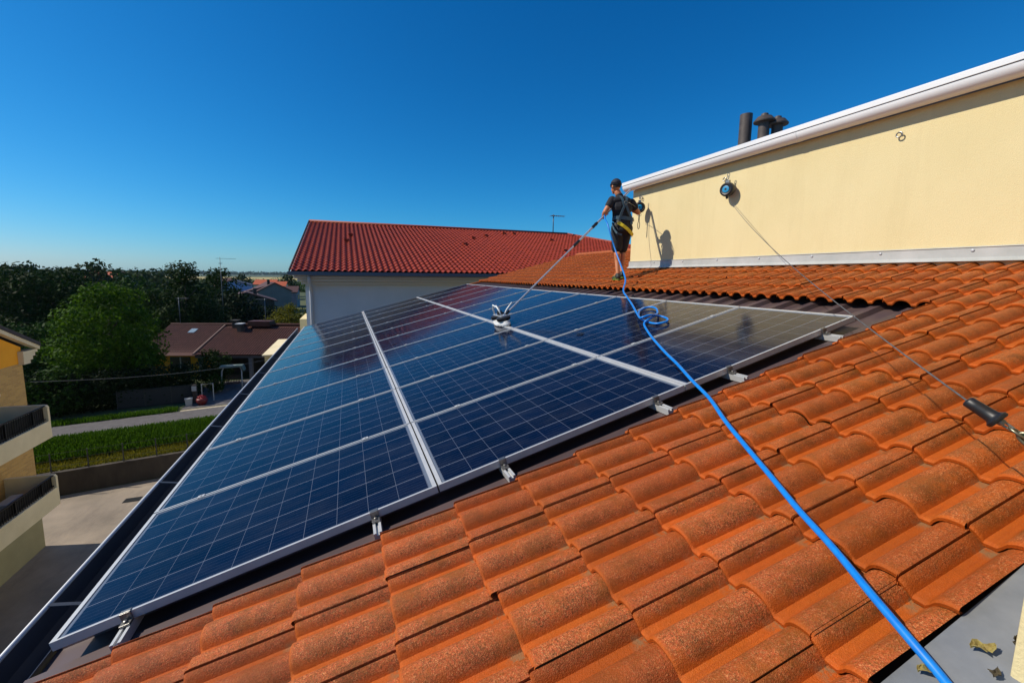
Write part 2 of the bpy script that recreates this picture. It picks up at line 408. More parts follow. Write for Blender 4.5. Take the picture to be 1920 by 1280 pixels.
# upper wall
H(MB().box(WX, 12.6, -6, WY, -.119+1.4, WZT).build('upper_wall', STUCCO))
H(MB().box(WX+.1, 12.9, -6, WY+.14, WZT+.002, WZT+.16).build('upper_roof', ZINC))
fl = MB().prism([(WX-.012, WZB-.03), (WX-.060, WZB-.06), (WX-.064, WZB-.056), (WX-.017, WZB-.02), (WX-.014, WZB+.065), (WX-.022, WZB+.072), (WX-.001, WZB+.082), (WX-.001, WZB-.03)], -3, WY+.02).build('wall_flashing', noisy('flashing_paint', (.36, .37, .35), (.44, .44, .42), 4, .55)); H(fl)
for i in range(9):
    y = -1.3+i*.72; b = MB().lathe([(.014, 0), (.014, .005), (.007, .009)], (WX-.0165, y, WZB+.045), 10, Matrix.Rotation(-math.pi/2, 3, 'Y')).build('flashing_screw', GREY_EDGE, None, smooth=True); b.parent = fl
# upper half-round gutter
gx = WX-.105; gz = 3.352
arc = [(gx+.095*math.cos(a), gz+.095*math.sin(a)) for a in np.linspace(math.pi, 2*math.pi, 15)]
ug = MB().prism(arc+[(gx+.095, gz+.03), (gx-.095, gz+.005)], -6, WY+.10).build('upper_gutter', WHITE_METAL, None, smooth=True, angle=35); H(ug)
b = MB().prism([(gx-.104, gz+.010), (gx-.106, gz+.068), (gx-.085, gz+.078), (gx+.10, gz+.078), (gx+.10, gz+.034)], -6, WY+.11).build('gutter_hem', WHITE_METAL, None, bevel=.004); b.parent = ug
b = MB().box(gx-.099, gx+.095, -6, WY+.105, gz+.0055, gz+.0095).build('hem_joint', BLACK, None); b.parent = ug
mb = MB(); arc2 = [(gx+.099*math.cos(a), gz+.099*math.sin(a)) for a in np.linspace(math.pi, 2*math.pi, 15)]
b = MB().prism(arc2+[(gx+.097, gz)], 1.80, 1.86).build('gutter_joint', WHITE_METAL, None, smooth=True, angle=35); b.parent = ug
# anchors
for (ay, az_) in ((.81, 3.07), (2.97, 3.06), (4.90, 3.10)):
    mb = MB(); mb.tube([(WX, ay, az_), (WX-.035, ay, az_)], .008, 8)
    mb.tube([(WX-.035-.0*math.cos(q), ay+.026*math.sin(q), az_-.022+.026*math.cos(q)) for q in np.linspace(0, 2*math.pi, 17)], .0065, 8)
    H(mb.build('anchor_eye', STEEL, None, smooth=True, angle=40))
# flues
for (fx, fy, zt, r, capd) in ((8.0, 3.79, 4.43, .10, 0), (8.05, 3.47, 4.22, .085, 1), (8.25, 3.38, 4.17, .085, 1)):
    mb = MB(); mb.lathe([(r, 3.3), (r, zt), (r*.88, zt), (r*.88, zt-.1)], (fx, fy, 0), 22)
    p = H(mb.build('flue_pipe', FLUE, None, smooth=True, angle=35))
    if capd:
        mb = MB(); mb.lathe([(r*1.0, zt-.02), (r*1.9, zt-.02), (r*1.95, zt+.0), (r*1.3, zt+.07), (r*.7, zt+.085), (r*.62, zt+.12), (.02, zt+.135)], (fx, fy, 0), 22)
        c = mb.build('flue_cowl', FLUE, None, smooth=True, angle=35); c.parent = p
# grey gutter flashing and parapet at the near end
o = MB().prism([(-1.563, -.12), (-1.563, -.022), (-2.10, -.026), (-2.10, -.030), (-1.567, -.026), (-1.567, -.12)], -.06, 6.9, axis='x').build('valley_flashing', ZINC, None); o.rotation_euler = ROT; H(o)
H(MB().box(2.605, 6.70, -2.05, -1.680, .3, 2.6).build('parapet', STUCCO, None, bevel=.006))
H(MB().box(-.0, 12.4, -1.86, -1.73, -.2, .05).build('verge_wall', STUCCO))

# ------------------------------------------------------------------ solar panels
PR, PC = 1.011942, 1.690863
def make_panel():
    root = empty('solar_panel', RP(0, 0, 0), ROT)
    L, Wd, fw = 1.682, .998, .030
    g = MB().add([(fw*.4, fw*.4, -.005), (L-fw*.4, fw*.4, -.005), (L-fw*.4, Wd-fw*.4, -.005), (fw*.4, Wd-fw*.4, -.005), (fw*.4, fw*.4, -.009), (L-fw*.4, fw*.4, -.009), (L-fw*.4, Wd-fw*.4, -.009), (fw*.4, Wd-fw*.4, -.009)],
                 [(0, 1, 2, 3), (4, 7, 6, 5), (0, 4, 5, 1), (1, 5, 6, 2), (2, 6, 7, 3), (3, 7, 4, 0)]).build('cell_glass', CELLS, root)
    f = MB(); q = .010; e = .022
    for (x0, x1, y0, y1) in ((0, L, 0, q), (0, L, Wd-q, Wd), (0, e, q, Wd-q), (L-e, L, q, Wd-q)): f.box(x0, x1, y0, y1, -.040, 0)
    for (x0, x1, y0, y1) in ((e, L-e, q, .03), (e, L-e, Wd-.03, Wd-q), (e, .035, .03, Wd-.03), (L-.035, L-e, .03, Wd-.03)): f.box(x0, x1, y0, y1, -.0398, -.037)
    f.build('frame', ALU, root)
    return root
ordn = ['nearest', 'second', 'third', 'fourth', 'fifth', 'sixth', 'seventh', 'eighth', 'ninth', 'tenth', 'farthest']
proto = make_panel()
coln = ['in the gutter-side column', 'in the middle column', 'in the upper column']
for c in range(3):
    for r in range(11):
        p = proto if (c == 0 and r == 0) else copy_tree(proto)
        jit = random.Random(c*20+r).uniform(-.0015, .0015)
        p.location = RP(c*PC+jit, r*PR+.006, .0)
        where = f'{ordn[r]} row' if r in (0, 10) else f'{ordn[r]} row from near edge'
        extra = ''
        if (c, r) == (1, 3): extra = ', by the brush'
        if (c, r) == (2, 1): extra = ', under the hose'
        tag(p, f'blue solar panel {coln[c]}, {where}{extra}', 'solar panel', 'solar panels laid on the roof')
# rails with clamps
rp = ((.272, 'lowest'), (1.347, 'second lowest'), (2.066, 'third'), (3.139, 'fourth'), (3.765, 'second highest'), (4.705, 'highest'))
def make_rail():
    root = empty('mounting_rail', RP(0, 0, 0), ROT)
    mb = MB(); mb.prism([(-.02, -.083), (.02, -.083), (.02, -.042), (.007, -.042), (.007, -.055), (-.007, -.055), (-.007, -.042), (-.02, -.042)], -.125, 11.17)
    mb.build('rail', ALU, root)
    mb = MB(); mb.box(-.02, .02, -.040, -.004, -.041, -.030); mb.box(-.02, .02, -.010, -.003, -.030, .004); mb.box(-.02, .02, -.003, .014, .001, .005); mb.lathe([(.008, 0), (.008, .009), (.003, .011)], (0, -.024, -.030), 10)
    mb.build('end_clamp', STEEL, root, bevel=.001)
    for r in range(1, 11):
        mb = MB(); y = r*PR-.004; mb.box(-.02, .02, y-.016, y+.016, .0012, .0045); mb.lathe([(.007, .004), (.007, .009), (.003, .010)], (0, y, 0), 8)
        mb.build('mid_clamp', ALU, root)
    return root
p0 = make_rail()
for i, (v, nm) in enumerate(rp):
    p = p0 if i == 0 else copy_tree(p0); p.location = RP(v, .006, 0)
    tag(p, f'aluminium mounting rail poking out under the panels, {nm} of the six up the slope', 'rail', 'mounting rails under the panels')

# ------------------------------------------------------------------ red roofed building beyond
def simple_tiles(name, x0, x1, y0, z0, run, rise, pitch, course, m, parent, clip=None, amp=.05, step=.03):
    nx = int((x1-x0)/pitch); sl = math.hypot(run, rise); nc = int(sl/course)
    ph = np.array([0, .14, .28, .42, .56, .70, .80, .9])*pitch; hh = amp*np.array([0, .62, .93, 1, .72, .25, .0, .0])
    xs = (x0+np.arange(nx)[:, None]*pitch+ph[None]).ravel(); hs_ = np.tile(hh, nx); crs = np.tile(hh/amp, nx)
    V = []; F = []; off = 0; A = []; B = []; rng = np.random.default_rng(3)
    ny, nz = -rise/sl, run/sl
    for i in range(nc):
        for (a, dh, b) in ((0, -.018, 0), (0, 0, 0), (1.03, -step, 1)):
            dd = (i+a)*course; h = hs_+dh+step
            V.append(np.stack([xs, y0+dd*run/sl+h*ny, z0+dd*rise/sl+h*nz], -1)); A.append(np.repeat(rng.random(nx), 8) if b == 0 and dh else A[-1]); B.append(crs)
        n = len(xs); idx = np.arange(3*n).reshape(3, n)+off; F.append(np.stack([idx[:-1, :-1], idx[:-1, 1:], idx[1:, 1:], idx[1:, :-1]], -1).reshape(-1, 4)); off += 3*n
    V = np.concatenate(V); F = np.concatenate(F); A = np.concatenate(A); B = np.concatenate(B)
    if clip is not None:
        cen = V[F].mean(1); F = F[clip(cen)]
    return npmesh(name, V, F, m, parent, True, dict(tile_rand=A, tile_crest=B, tile_flank=A*0), angle=50)
red = empty('red_roofed_building', (0, 14, -10), label='long pale building with a red tiled hip roof beyond the solar panels', cat='building')
def P(o, root):
    o.parent = root; o.matrix_parent_inverse = Matrix.Translation(-root.location); return o
RX0, RXR, RYE, RZE, RYR, RZR = -.55, 14.75, 13.2, 1.60, 22.32, 4.22
run, rise = RYR-RYE, RZR-RZE
roof = P(simple_tiles('tiled_roof', RX0, RXR+9.0, RYE, RZE, run, rise, .205, .36, TILE_RED, None, clip=lambda c: c[:, 0] < RXR+(RYR-c[:, 1])*1.0, amp=.055), red)
mb = MB()
mb.prism([(RYE+.02, RZE-.06), (RYR, RZR-.06), (RYR+run, RZE-.06)], RX0+.01, RXR, axis='x')
mb.add([(RXR, RYE+.02, RZE-.06), (RXR, RYR, RZR-.06), (RXR, RYR+run, RZE-.06), (RXR+9.1, RYE+.02, RZE-.06), (RXR+9.1, RYR+run, RZE-.06)], [(0, 3, 1), (1, 3, 4), (1, 4, 2), (0, 2, 4, 3)])
P(mb.build('roof_body', TILE_RED), red)
mb = MB(); 
P(MB().tube([(RX0, RYR, RZR+.03), (RXR, RYR, RZR+.03)], .10, 10).build('ridge_tiles', TILE_RED, None, smooth=True), red)
P(MB().tube([(RXR, RYR, RZR+.03), (RXR+9.1, RYE, RZE+.04)], .09, 10).build('hip_tiles', TILE_RED, None, smooth=True), red)
P(MB().prism([(RYE, RZE-.02), (RYE, RZE+.075), (RYR, RZR+.10), (RYR, RZR-.02)], RX0-.03, RX0+.0, axis='x').build('verge_board', noisy('dark_verge', (.04, .035, .035), (.06, .05, .05), 3), None), red)
P(MB().prism([(RYE-.14, RZE-.0), (RYE-.14, RZE-.12), (RYE-.02, RZE-.14), (RYE-.0, RZE-.02)], RX0-.05, RXR+9, axis='x').build('eaves_gutter', DGREY, None), red)
mb = MB()
for i, (a, z0, z1) in enumerate(((.15, 1.37, 1.46), (.33, 1.27, 1.366), (.52, 1.17, 1.266))): mb.box(RX0+.10+i*.09, RXR+8, RYE+a-.0, 14.2, z0, z1)
P(mb.build('cornice', TRIMW, None, bevel=.012), red)
P(MB().box(-.16, RXR+7.5, 13.98, 30.5, -10, 1.168).build('wall', WALLW), red)
P(MB().tube([(.02, 13.25, 1.47), (.02, 13.30, 1.25), (.02, 13.88, 1.02), (.02, 13.90, .8), (.02, 13.90, -9.9)], .055, 12).build('downpipe', GREY_EDGE, None, smooth=True), red)
mb = MB()
rr = random.Random(5)
for i in range(9):
    x = rr.uniform(1, 13); f = rr.uniform(.4, .93); y = RYE+run*f; z = RZE+rise*f
    mb.prism([(y-.12, z+.02), (y-.10, z+.13), (y+.12, z+.10), (y+.14, z+.05)], x, x+.2, axis='x')
P(mb.build('vent_tile', TILE_RED), red)
ANT = mat('antenna_metal', (.10, .115, .13), .5, .3)
def antenna(name, base, top, arm, direction, label, n=7, extra=True):
    root = empty(name, base, label=label, cat='antenna'); h = top-base[2]
    MB().tube([(0, 0, 0), (0, 0, h)], .03, 8).build('mast', ANT, root, smooth=True)
    dv = Vector(direction).normalized(); pv = Vector((-dv.y, dv.x, 0))
    mb = MB(); z = h-.1*arm
    mb.tube([Vector((0, 0, z))-dv*arm*.25, Vector((0, 0, z))+dv*arm], .022, 6)
    for i in range(n):
        c = Vector((0, 0, z))+dv*arm*(-.2+1.15*i/(n-1)); l = .28-.015*i; mb.tube([c-pv*l, c+pv*l], .012, 6)
    mb.build('boom', ANT, root)
    if extra:
        mb = MB(); z = h-.5*arm
        for i in range(4): mb.tube([(-.2, 0, z-.12*i*0+i*.07), (.25, 0, z+i*.07)], .012, 6)
        mb.build('small_array', ANT, root)
    return root
antenna('tv_antenna', (13.7, 22.25, 4.25), 5.42, .75, (1, -.1, 0), 'thin television antenna on the ridge of the red roof', extra=False)


# ------------------------------------------------------------------ ground, yard, road, fields
GZL = -8.4
def sheet_obj(name, pts, z, m, kind='structure', label=None, cat=None):
    o = MB().add([(x, y, z) for x, y in pts], [tuple(range(len(pts)))]).build(name, m); return tag(o, label, cat, kind=kind)
GRASS = noisy('meadow', (.030, .055, .012), (.075, .095, .022), .25, .95, contrast=(.3, .7), detail=8)
k = NB(GRASS); v = k.coord('Object')
far = k.ramp(k.noise(k.coord('Object', (.0012, .004, 1)), 1.0, 3, .5), [(.35, (.028, .050, .018)), (.5, (.055, .070, .022)), (.62, (.12, .11, .035))])
old = [l for l in k.t.links if l.to_socket == k.b.inputs['Base Color']][0].from_socket
k.l(k.mix(.5, old, far), k.b.inputs['Base Color'])
# one ground sheet to the horizon, with the lower yard let into it
YD = -10.0
wall_a, wall_b = Vector((-13.9, 24.55, 0)), Vector((7.0, 28.4, 0))
gm = MB()
ring = [(-9000, -9000), (9000, -9000), (9000, 12000), (-9000, 12000)]
hole = [(-30, -30), (40, -30), (40, 37.5), (-30, 24.7)]
V_ = [(x, y, GZL) for x, y in ring+hole]; gm.add(V_, [(0, 1, 5, 4), (1, 2, 6, 5), (2, 3, 7, 6), (3, 0, 4, 7)])
gm.add([(x, y, YD-.03) for x, y in [(-30.5, -30.5), (40.5, -30.5), (40.5, 39), (-30.5, 26)]], [(0, 1, 2, 3)])
gm.add([(-30, -30, GZL), (40, -30, GZL), (40, -30, YD-.03), (-30, -30, YD-.03), (-30, 24.7, GZL), (-30, 24.7, YD-.03), (40, 37.5, GZL), (40, 37.5, YD-.03)], [(0, 1, 2, 3), (0, 3, 5, 4), (1, 2, 7, 6)])
tag(gm.build('ground', GRASS), kind='structure')
YARD = noisy('yard_concrete', (.20, .165, .125), (.34, .275, .205), .55, .9, .2, .01, contrast=(.3, .7), detail=8, bscale=40)
k = NB(YARD); old = [l for l in k.t.links if l.to_socket == k.b.inputs['Base Color']][0].from_socket
st = k.noise(k.coord('Object', (1, .35, 1), (0, 0, .5)), .8, 6, .7)
k.l(k.mix(k.ramp(st, [(.5, (0,)*3), (.72, (.6,)*3)]), old, (.13, .105, .085)), k.b.inputs['Base Color'])
sheet_obj('yard', [(-29.9, -29.9), (39.9, -29.9), (39.9, 34.2), (-29.9, 21.5)], YD, YARD)
GRATE = mat('iron_grate', (.03, .03, .028), .6, .5)
mb = MB(); mb.box(-9.75, -9.05, 22.75, 23.2, YD+.002, YD+.014)
for i in range(7): mb.box(-9.70+i*.095, -9.66+i*.095, 22.8, 23.15, YD+.0145, YD+.024)
tag(mb.build('drain_grate', GRATE), 'dark rectangular drain grate in the sunlit concrete yard', 'drain')
# retaining wall with posts and wires
def wl(t, off=0, z=0):
    dd = (wall_b-wall_a).normalized(); nn = Vector((-dd.y, dd.x, 0)); p = wall_a+dd*t+nn*off; return (p.x, p.y, z)
CONC = noisy('stained_concrete', (.030, .024, .019), (.075, .060, .045), 1.2, .95, .4, .01, stretch=(1, 1, .35), bscale=30, detail=8)
rw = empty('retaining_wall', wl(8, 0, -10), label='stained concrete retaining wall with wire fence posts between yard and grass bank', cat='wall')
L_ = (wall_b-wall_a).length
mb = MB(); a, b_ = -1, L_
mb.add([wl(a, 0, -10.02), wl(b_, 0, -10.02), wl(b_, .25, -10.02), wl(a, .25, -10.02), wl(a, 0, -8.78), wl(b_, 0, -8.78), wl(b_, .25, -8.78), wl(a, .25, -8.78)], [(0, 1, 5, 4), (1, 2, 6, 5), (2, 3, 7, 6), (3, 0, 4, 7), (4, 5, 6, 7)])
P(mb.build('wall', CONC), rw)
POSTM = mat('fence_post', (.03, .032, .028), .7)
t = .55; i = 0
while t < 14:
    P(MB().tube([wl(t, .12, -8.8), wl(t, .12, -7.75)], .03, 8).build('fence_post', POSTM, None), rw); t += 1.42
mb = MB()
for z in (-7.8, -8.15, -8.5): mb.tube([wl(-1, .12, z), wl(14, .12, z)], .006, 4)
P(mb.build('fence_wire', POSTM), rw)
# bank, verges, road
BANK = noisy('bank_soil', (.05, .07, .012), (.11, .115, .02), 1.5, .95, detail=8)
mb = MB(); prof = [(.25, -8.82), (1.1, -8.72), (1.6, -8.45), (2.6, -8.05), (3.3, -8.0)]
vv = [wl(-14, o_, z) for o_, z in prof]+[wl(46, o_, z) for o_, z in prof]; n = len(prof)
mb.add(vv, [(i, i+1, n+i+1, n+i) for i in range(n-1)]); tag(mb.build('bank', BANK, smooth=True), kind='structure')
ASPH = noisy('asphalt', (.085, .078, .078), (.125, .115, .112), 2.5, .9, .3, .01, bscale=60)
mb = MB(); pr = [(3.3, -8.0), (3.6, -7.985), (5.9, -7.985), (6.1, -8.0)]
rx0, rx1 = -16, 46
def strip(name, o0, o1, z0, z1, m, dy=0):
    mb = MB(); mb.add([wl(-30, o0, z0), wl(60, o0, z0), wl(60, o1, z1), wl(-30, o1, z1)], [(0, 1, 2, 3)]); return tag(mb.build(name, m), kind='structure')
strip('verge', 3.3, 60, -8.0, -8.0, GRASS)
strip('road', 3.45, 6.0, -7.99, -7.99, ASPH)
PALE = noisy('pale_gravel', (.36, .30, .2), (.5, .42, .3), 6, .9)
mb = MB(); mb.add([wl(5.2, 5.95, -7.985), wl(26, 5.95, -7.985), wl(26, 6.35, -7.985), wl(5.2, 6.25, -7.985)], [(0, 1, 2, 3)]); tag(mb.build('pavement', PALE), kind='structure')
mb = MB(); mb.add([wl(5.2, 6.4, -7.98), wl(26, 6.4, -7.98), wl(26, 14, -7.98), wl(6.2, 14, -7.98)], [(0, 1, 2, 3)]); tag(mb.build('driveway', ASPH), kind='structure')
# distant fields
FIELD = noisy('stubble_field', (.34, .27, .08), (.42, .33, .11), .02, .95)
sheet_obj('field', [(-420, 640), (-60, 640), (-80, 1150), (-640, 1100)], GZL+.05, FIELD)
FIELD2 = noisy('green_field', (.035, .06, .02), (.06, .085, .03), .01, .95)
sheet_obj('far_field', [(-1600, 1250), (200, 1250), (400, 2600), (-2600, 2400)], GZL+.08, FIELD2)

# ------------------------------------------------------------------ leaves
def leaf_cloud(name, blobs, n, size, m, parent=None, seed=1, surface=.75, up=.25, flat=.55):
    """many small leaf faces spread through a set of lobes (c, r) ; r may be a triple"""
    g = np.random.default_rng(seed)
    C_ = np.array([b[0] for b in blobs], float); Rr = np.array([(b[1],)*3 if np.isscalar(b[1]) else b[1] for b in blobs], float)
    wgt = (Rr.prod(1))**(2/3); wgt /= wgt.sum(); id_ = g.choice(len(blobs), n, p=wgt)
    dv = g.normal(size=(n, 3)); dv /= np.linalg.norm(dv, axis=1)[:, None]
    rad = np.where(g.random(n) < surface, g.normal(.93, .09, n), g.random(n)**(1/2.2)*.95)
    # clumpy: push leaves along a lumpy field
    lump = 1+.19*np.sin(dv[:, 0]*7+id_*1.7)*np.sin(dv[:, 1]*6+id_)*np.cos(dv[:, 2]*8+id_*2.3)+.08*np.sin(dv[:, 0]*17+dv[:, 2]*13+id_)
    p = C_[id_]+dv*Rr[id_]*(rad*lump)[:, None]
    nrm = dv*.8+g.normal(size=(n, 3))*flat; nrm[:, 2] += up; nrm /= np.linalg.norm(nrm, axis=1)[:, None]
    t = np.cross(nrm, g.normal(size=(n, 3))); t /= np.linalg.norm(t, axis=1)[:, None]; b = np.cross(nrm, t)
    s = size*g.uniform(.6, 1.35, n)[:, None]
    q = np.stack([p-t*s, p-b*s*.55, p+t*s, p+b*s*.55], 1)
    lr = np.clip(g.random(n)*.55+.45*(np.sin(p[:, 0]*2.1+id_)*np.sin(p[:, 1]*1.7)*np.sin(p[:, 2]*2.3)*.5+.5), 0, 1)
    F = np.arange(4*n).reshape(n, 4)
    return npmesh(name, q.reshape(-1, 3), F, m, parent, False, dict(leaf_rand=np.repeat(lr, 4)))
def tree(name, x, y, z0, h, rad, m, n, leaf, seed, label, cat='tree', shape='round', group=None, trunk_h=None, lobes=12, clumps=18):
    root = empty(name, (x, y, z0), label=label, cat=cat, group=group)
    rg = random.Random(seed); bl = []
    th = trunk_h if trunk_h is not None else h*.25
    for i in range(lobes):
        f = (i+.5)/lobes; z = th+(h-th)*(.12+.80*f)
        if shape == 'round': w_ = rad*math.sin(math.pi*min(.96, .22+.70*f))**.8
        elif shape == 'egg': w_ = rad*(1-f)**.55*min(1, .55+f*2.2)
        elif shape == 'flat': w_ = rad*(.75+.3*math.sin(f*9))*(1-f*.45)
        else: w_ = rad*(1-f*.8)
        a = i*2.4+rg.uniform(-.4, .4); rr = w_*rg.uniform(.35, .62)
        br = max(rad*.28, w_*rg.uniform(.42, .6))
        bl.append(((math.cos(a)*rr, math.sin(a)*rr, z), (br, br, br*rg.uniform(.6, .85)*(.7 if shape == 'flat' else 1))))
    top = (0, 0, h-rad*.34); bl.append((top, (rad*.36, rad*.36, rad*.34)))
    bl.append(((0, 0, th+(h-th)*.42), (rad*.62, rad*.62, (h-th)*.38)))
    if shape in ('egg', 'round'):
        for i in range(8):
            a = i*.785+.3; bl.append(((math.cos(a)*rad*.55, math.sin(a)*rad*.55, th+(h-th)*.28+rg.uniform(-.3, .5)), (rad*.42, rad*.42, rad*.36)))
    for i in range(clumps):
        f = rg.uniform(.02, 1); a = rg.uniform(0, 6.28); z = th+(h-th)*(.08+.86*f); w_ = rad*(math.sin(math.pi*min(.97, .20+.75*f))**.7)*rg.uniform(.72, 1.0); r_2 = rad*rg.uniform(.14, .25)
        bl.append(((math.cos(a)*w_, math.sin(a)*w_, z), (r_2, r_2, r_2*.8)))
    leaf_cloud('crown', bl, n, leaf, m, root, seed)
    mb = MB(); r0 = max(.09, h*.022)
    mb.tube([(0, 0, -.1), (.05, .02, h*.2), (-.06, .05, h*.45), (.04, 0, h*.75)], [r0*1.3, r0, r0*.7, r0*.25], 10)
    for i in range(7):
        a = i*2.4; z = h*(.28+.06*i); L = rad*.6*(1-i*.07)
        mb.tube([(0, 0, z), (math.cos(a)*L*.5, math.sin(a)*L*.5, z+h*.06), (math.cos(a)*L, math.sin(a)*L, z+h*.13)], [r0*.5, r0*.3, r0*.1], 6)
    mb.build('trunk', BARK, root, smooth=True)
    return root
GB = -8.0
tree('leafy_tree', -15.75, 37.2, GB, 8.75, 3.3, LEAF_BRIGHT, 17000, .12, 11, 'large bright green leafy tree standing behind the dark hedge', shape='round', trunk_h=.8, lobes=14, clumps=60)
tree('cedar_tree', -27.3, 51.5, GB, 9.6, 7.0, LEAF_DARK, 17000, .16, 12, 'dark spreading cedar behind the corner of the yellow house', shape='flat', trunk_h=1)
tree('broadleaf_tree', -17.0, 57.5, GB, 10.8, 4.4, LEAF_DARK, 13000, .16, 13, 'tall dark tree with ragged spiky top behind the brown roof', shape='egg', trunk_h=1)
tree('broadleaf_tree', -15.2, 71.2, GB, 6.6, 4.6, LEAF_BLACK, 5000, .24, 14, 'low black-green tree between the tall ragged tree and the blue gabled house', trunk_h=.5)
tree('broadleaf_tree', -19.8, 80.3, GB, 10.3, 5.0, LEAF_DARK, 5000, .25, 15, 'rounded dark tree just left of the far roof antenna', trunk_h=1)
tree('broadleaf_tree', -6.6, 63.5, GB, 5.3, 3.1, LEAF_YEL, 5000, .15, 16, 'yellow-green tree next to the corner of the pale building', trunk_h=.4)
tree('broadleaf_tree', -11.6, 71.4, GB, 4.2, 4.2, LEAF_BLACK, 4000, .2, 17, 'low dark tree right behind the brown tiled roof ridge', trunk_h=.3)
tree('broadleaf_tree', -19.8, 46.0, GB, 5.6, 4.0, LEAF_MID, 6000, .17, 18, 'mid green tree filling in between cedar and bright leafy tree', trunk_h=.6)
tree('broadleaf_tree', -22.6, 42.5, GB, 5.4, 3.6, LEAF_MID, 5500, .16, 19, 'mid green bushy tree above the eaves of the yellow house', trunk_h=.4)
tree('broadleaf_tree', -24.5, 62.0, GB, 9.0, 5.5, LEAF_MID, 5500, .24, 20, 'broad green tree rising between the cedar and the tall ragged tree', trunk_h=1)
tree('flowering_bush', -17.1, 32.9, GB, 3.4, 1.9, LEAF_MID, 4500, .10, 21, 'green bush with pale specks beside the corner of the yellow house', cat='bush', trunk_h=.1)
tree('garden_shrub', -9.6, 38.3, GB, 3.3, 1.5, LEAF_DARK, 3000, .10, 22, 'dark shrub against the orange wall of the brown-roofed house', cat='bush', trunk_h=.1)
tree('garden_shrub', -8.9, 35.9, GB, 1.6, .7, LEAF_MID, 900, .08, 23, 'small green shrub behind the garden gate', cat='bush', trunk_h=.1)
tree('broadleaf_tree', -52.5, 94.0, GZL, 11.5, 7.0, LEAF_DARK, 3500, .4, 24, 'tall dark tree on the skyline above the cedar', trunk_h=1)
tree('broadleaf_tree', -52.2, 116.4, GZL, 12.2, 7.5, LEAF_DARK, 3500, .45, 25, 'distant tree bulging above the skyline over the bright leafy tree', trunk_h=1)
tree('broadleaf_tree', -28.4, 114.4, GZL, 8.8, 4.6, LEAF_MID, 2500, .3, 26, 'small olive green tree left of the blue gabled house', trunk_h=.5)
tree('broadleaf_tree', -39.2, 193.8, GZL, 9.6, 4.2, LEAF_DARK, 1500, .45, 27, 'distant dark round tree at the near edge of the yellow field', trunk_h=.5)
tree('broadleaf_tree', -22.6, 196.5, GZL, 9.6, 4.8, LEAF_DARK, 1500, .45, 28, 'distant dark tree touching the eaves of the pale building', trunk_h=.5)
# hedge beside the road
g = random.Random(4)
bl = []
for i in range(26):
    f = i/25; x = -21.5+11.3*f; y = 31.3+2.6*f+.9; top = (-4.75-1.8*f) + g.uniform(-.25, .25)
    for z in (GB+.7, GB+1.9, top-.7): bl.append(((x, y+g.uniform(-.2, .2), z), (.75, .9, .85)))
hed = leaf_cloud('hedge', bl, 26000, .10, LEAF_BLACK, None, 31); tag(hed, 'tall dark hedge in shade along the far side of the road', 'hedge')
# rough grass on the bank and verges
def grass_patch(name, f, n, hgt, m, seed, label):
    gg = np.random.default_rng(seed); P0 = f(gg, n); a = gg.uniform(0, 6.28, n); wv = hgt*.16
    hh = hgt*gg.uniform(.5, 1.3, n); lean = gg.normal(0, .25, (n, 2))*hh[:, None]
    s0 = np.stack([np.cos(a)*wv, np.sin(a)*wv, 0*a], -1); tip = P0+np.stack([lean[:, 0], lean[:, 1], hh], -1)
    V = np.stack([P0-s0, P0+s0, tip+s0*.2, tip-s0*.2], 1).reshape(-1, 3)
    o = npmesh(name, V, np.arange(4*n).reshape(n, 4), m, None, False, dict(leaf_rand=np.repeat(gg.random(n), 4))); return tag(o, label, 'grass', kind='stuff')
pf = np.array([.25, 1.1, 1.6, 2.6, 3.3]); pz = np.array([-8.82, -8.72, -8.45, -8.05, -8.0])
dd = (wall_b-wall_a).normalized()
def on_bank(o0, o1):
    def f(gg, n):
        t_ = gg.uniform(-7, 13, n); o_ = gg.uniform(o0, o1, n); z = np.interp(o_, pf, pz, right=-8.0)
        return np.stack([wall_a.x+dd.x*t_-dd.y*o_, wall_a.y+dd.y*t_+dd.x*o_, z], -1)
    return f
GR1 = foliage('rank_grass', (.030, .085, .004), (.10, .20, .010), .3); GR2 = foliage('dry_grass', (.11, .12, .01), (.26, .22, .02), .3)
grass_patch('bank_grass', on_bank(1.25, 3.2), 42000, .26, GR1, 1, 'dense green grass covering the bank below the road')
grass_patch('verge_grass', on_bank(.3, 1.5), 11000, .16, GR2, 2, 'yellowish short grass along the top of the retaining wall')
def far_verge(gg, n):
    t_ = gg.uniform(-8, 5, n); o_ = gg.uniform(6.05, 6.9, n)
    return np.stack([wall_a.x+dd.x*t_-dd.y*o_, wall_a.y+dd.y*t_+dd.x*o_, t_*0-8.0], -1)
grass_patch('roadside_grass', far_verge, 5000, .22, GR1, 3, 'strip of green grass between road and dark hedge')
# far woods on the skyline, one mass
gg = random.Random(8); bl = []
for i in range(95):
    az_ = R(-44+i*.27+gg.uniform(-.2, .2)); D = gg.uniform(150, 260); h = gg.uniform(9.6, 11.2)*(.9+.1*math.sin(i*.5)); r = gg.uniform(6, 10)
    bl.append(((1.2+D*math.sin(az_), -2+D*math.cos(az_), GZL+h-r*.55), (r, r, r*.6))); bl.append(((1.2+D*math.sin(az_), -2+D*math.cos(az_), GZL+h*.35), (r, r, h*.4)))
tag(leaf_cloud('distant_wood', bl, 30000, .85, LEAF_DARK, None, 41), 'far wood forming a dark band below the sky', 'wood', kind='stuff')
bl = []
for i in range(240):
    az_ = R(-34+i*.33+gg.uniform(-.2, .2)); D = gg.uniform(2200, 2700); h = gg.uniform(11, 17)
    bl.append(((D*math.sin(az_), D*math.cos(az_), GZL+h*.5), (gg.uniform(14, 30), 14, h*.5)))
tag(leaf_cloud('horizon_wood', bl, 14000, 4.5, LEAF_MID, None, 42), 'thin line of remote trees along the horizon', 'wood', kind='stuff')
bl = []
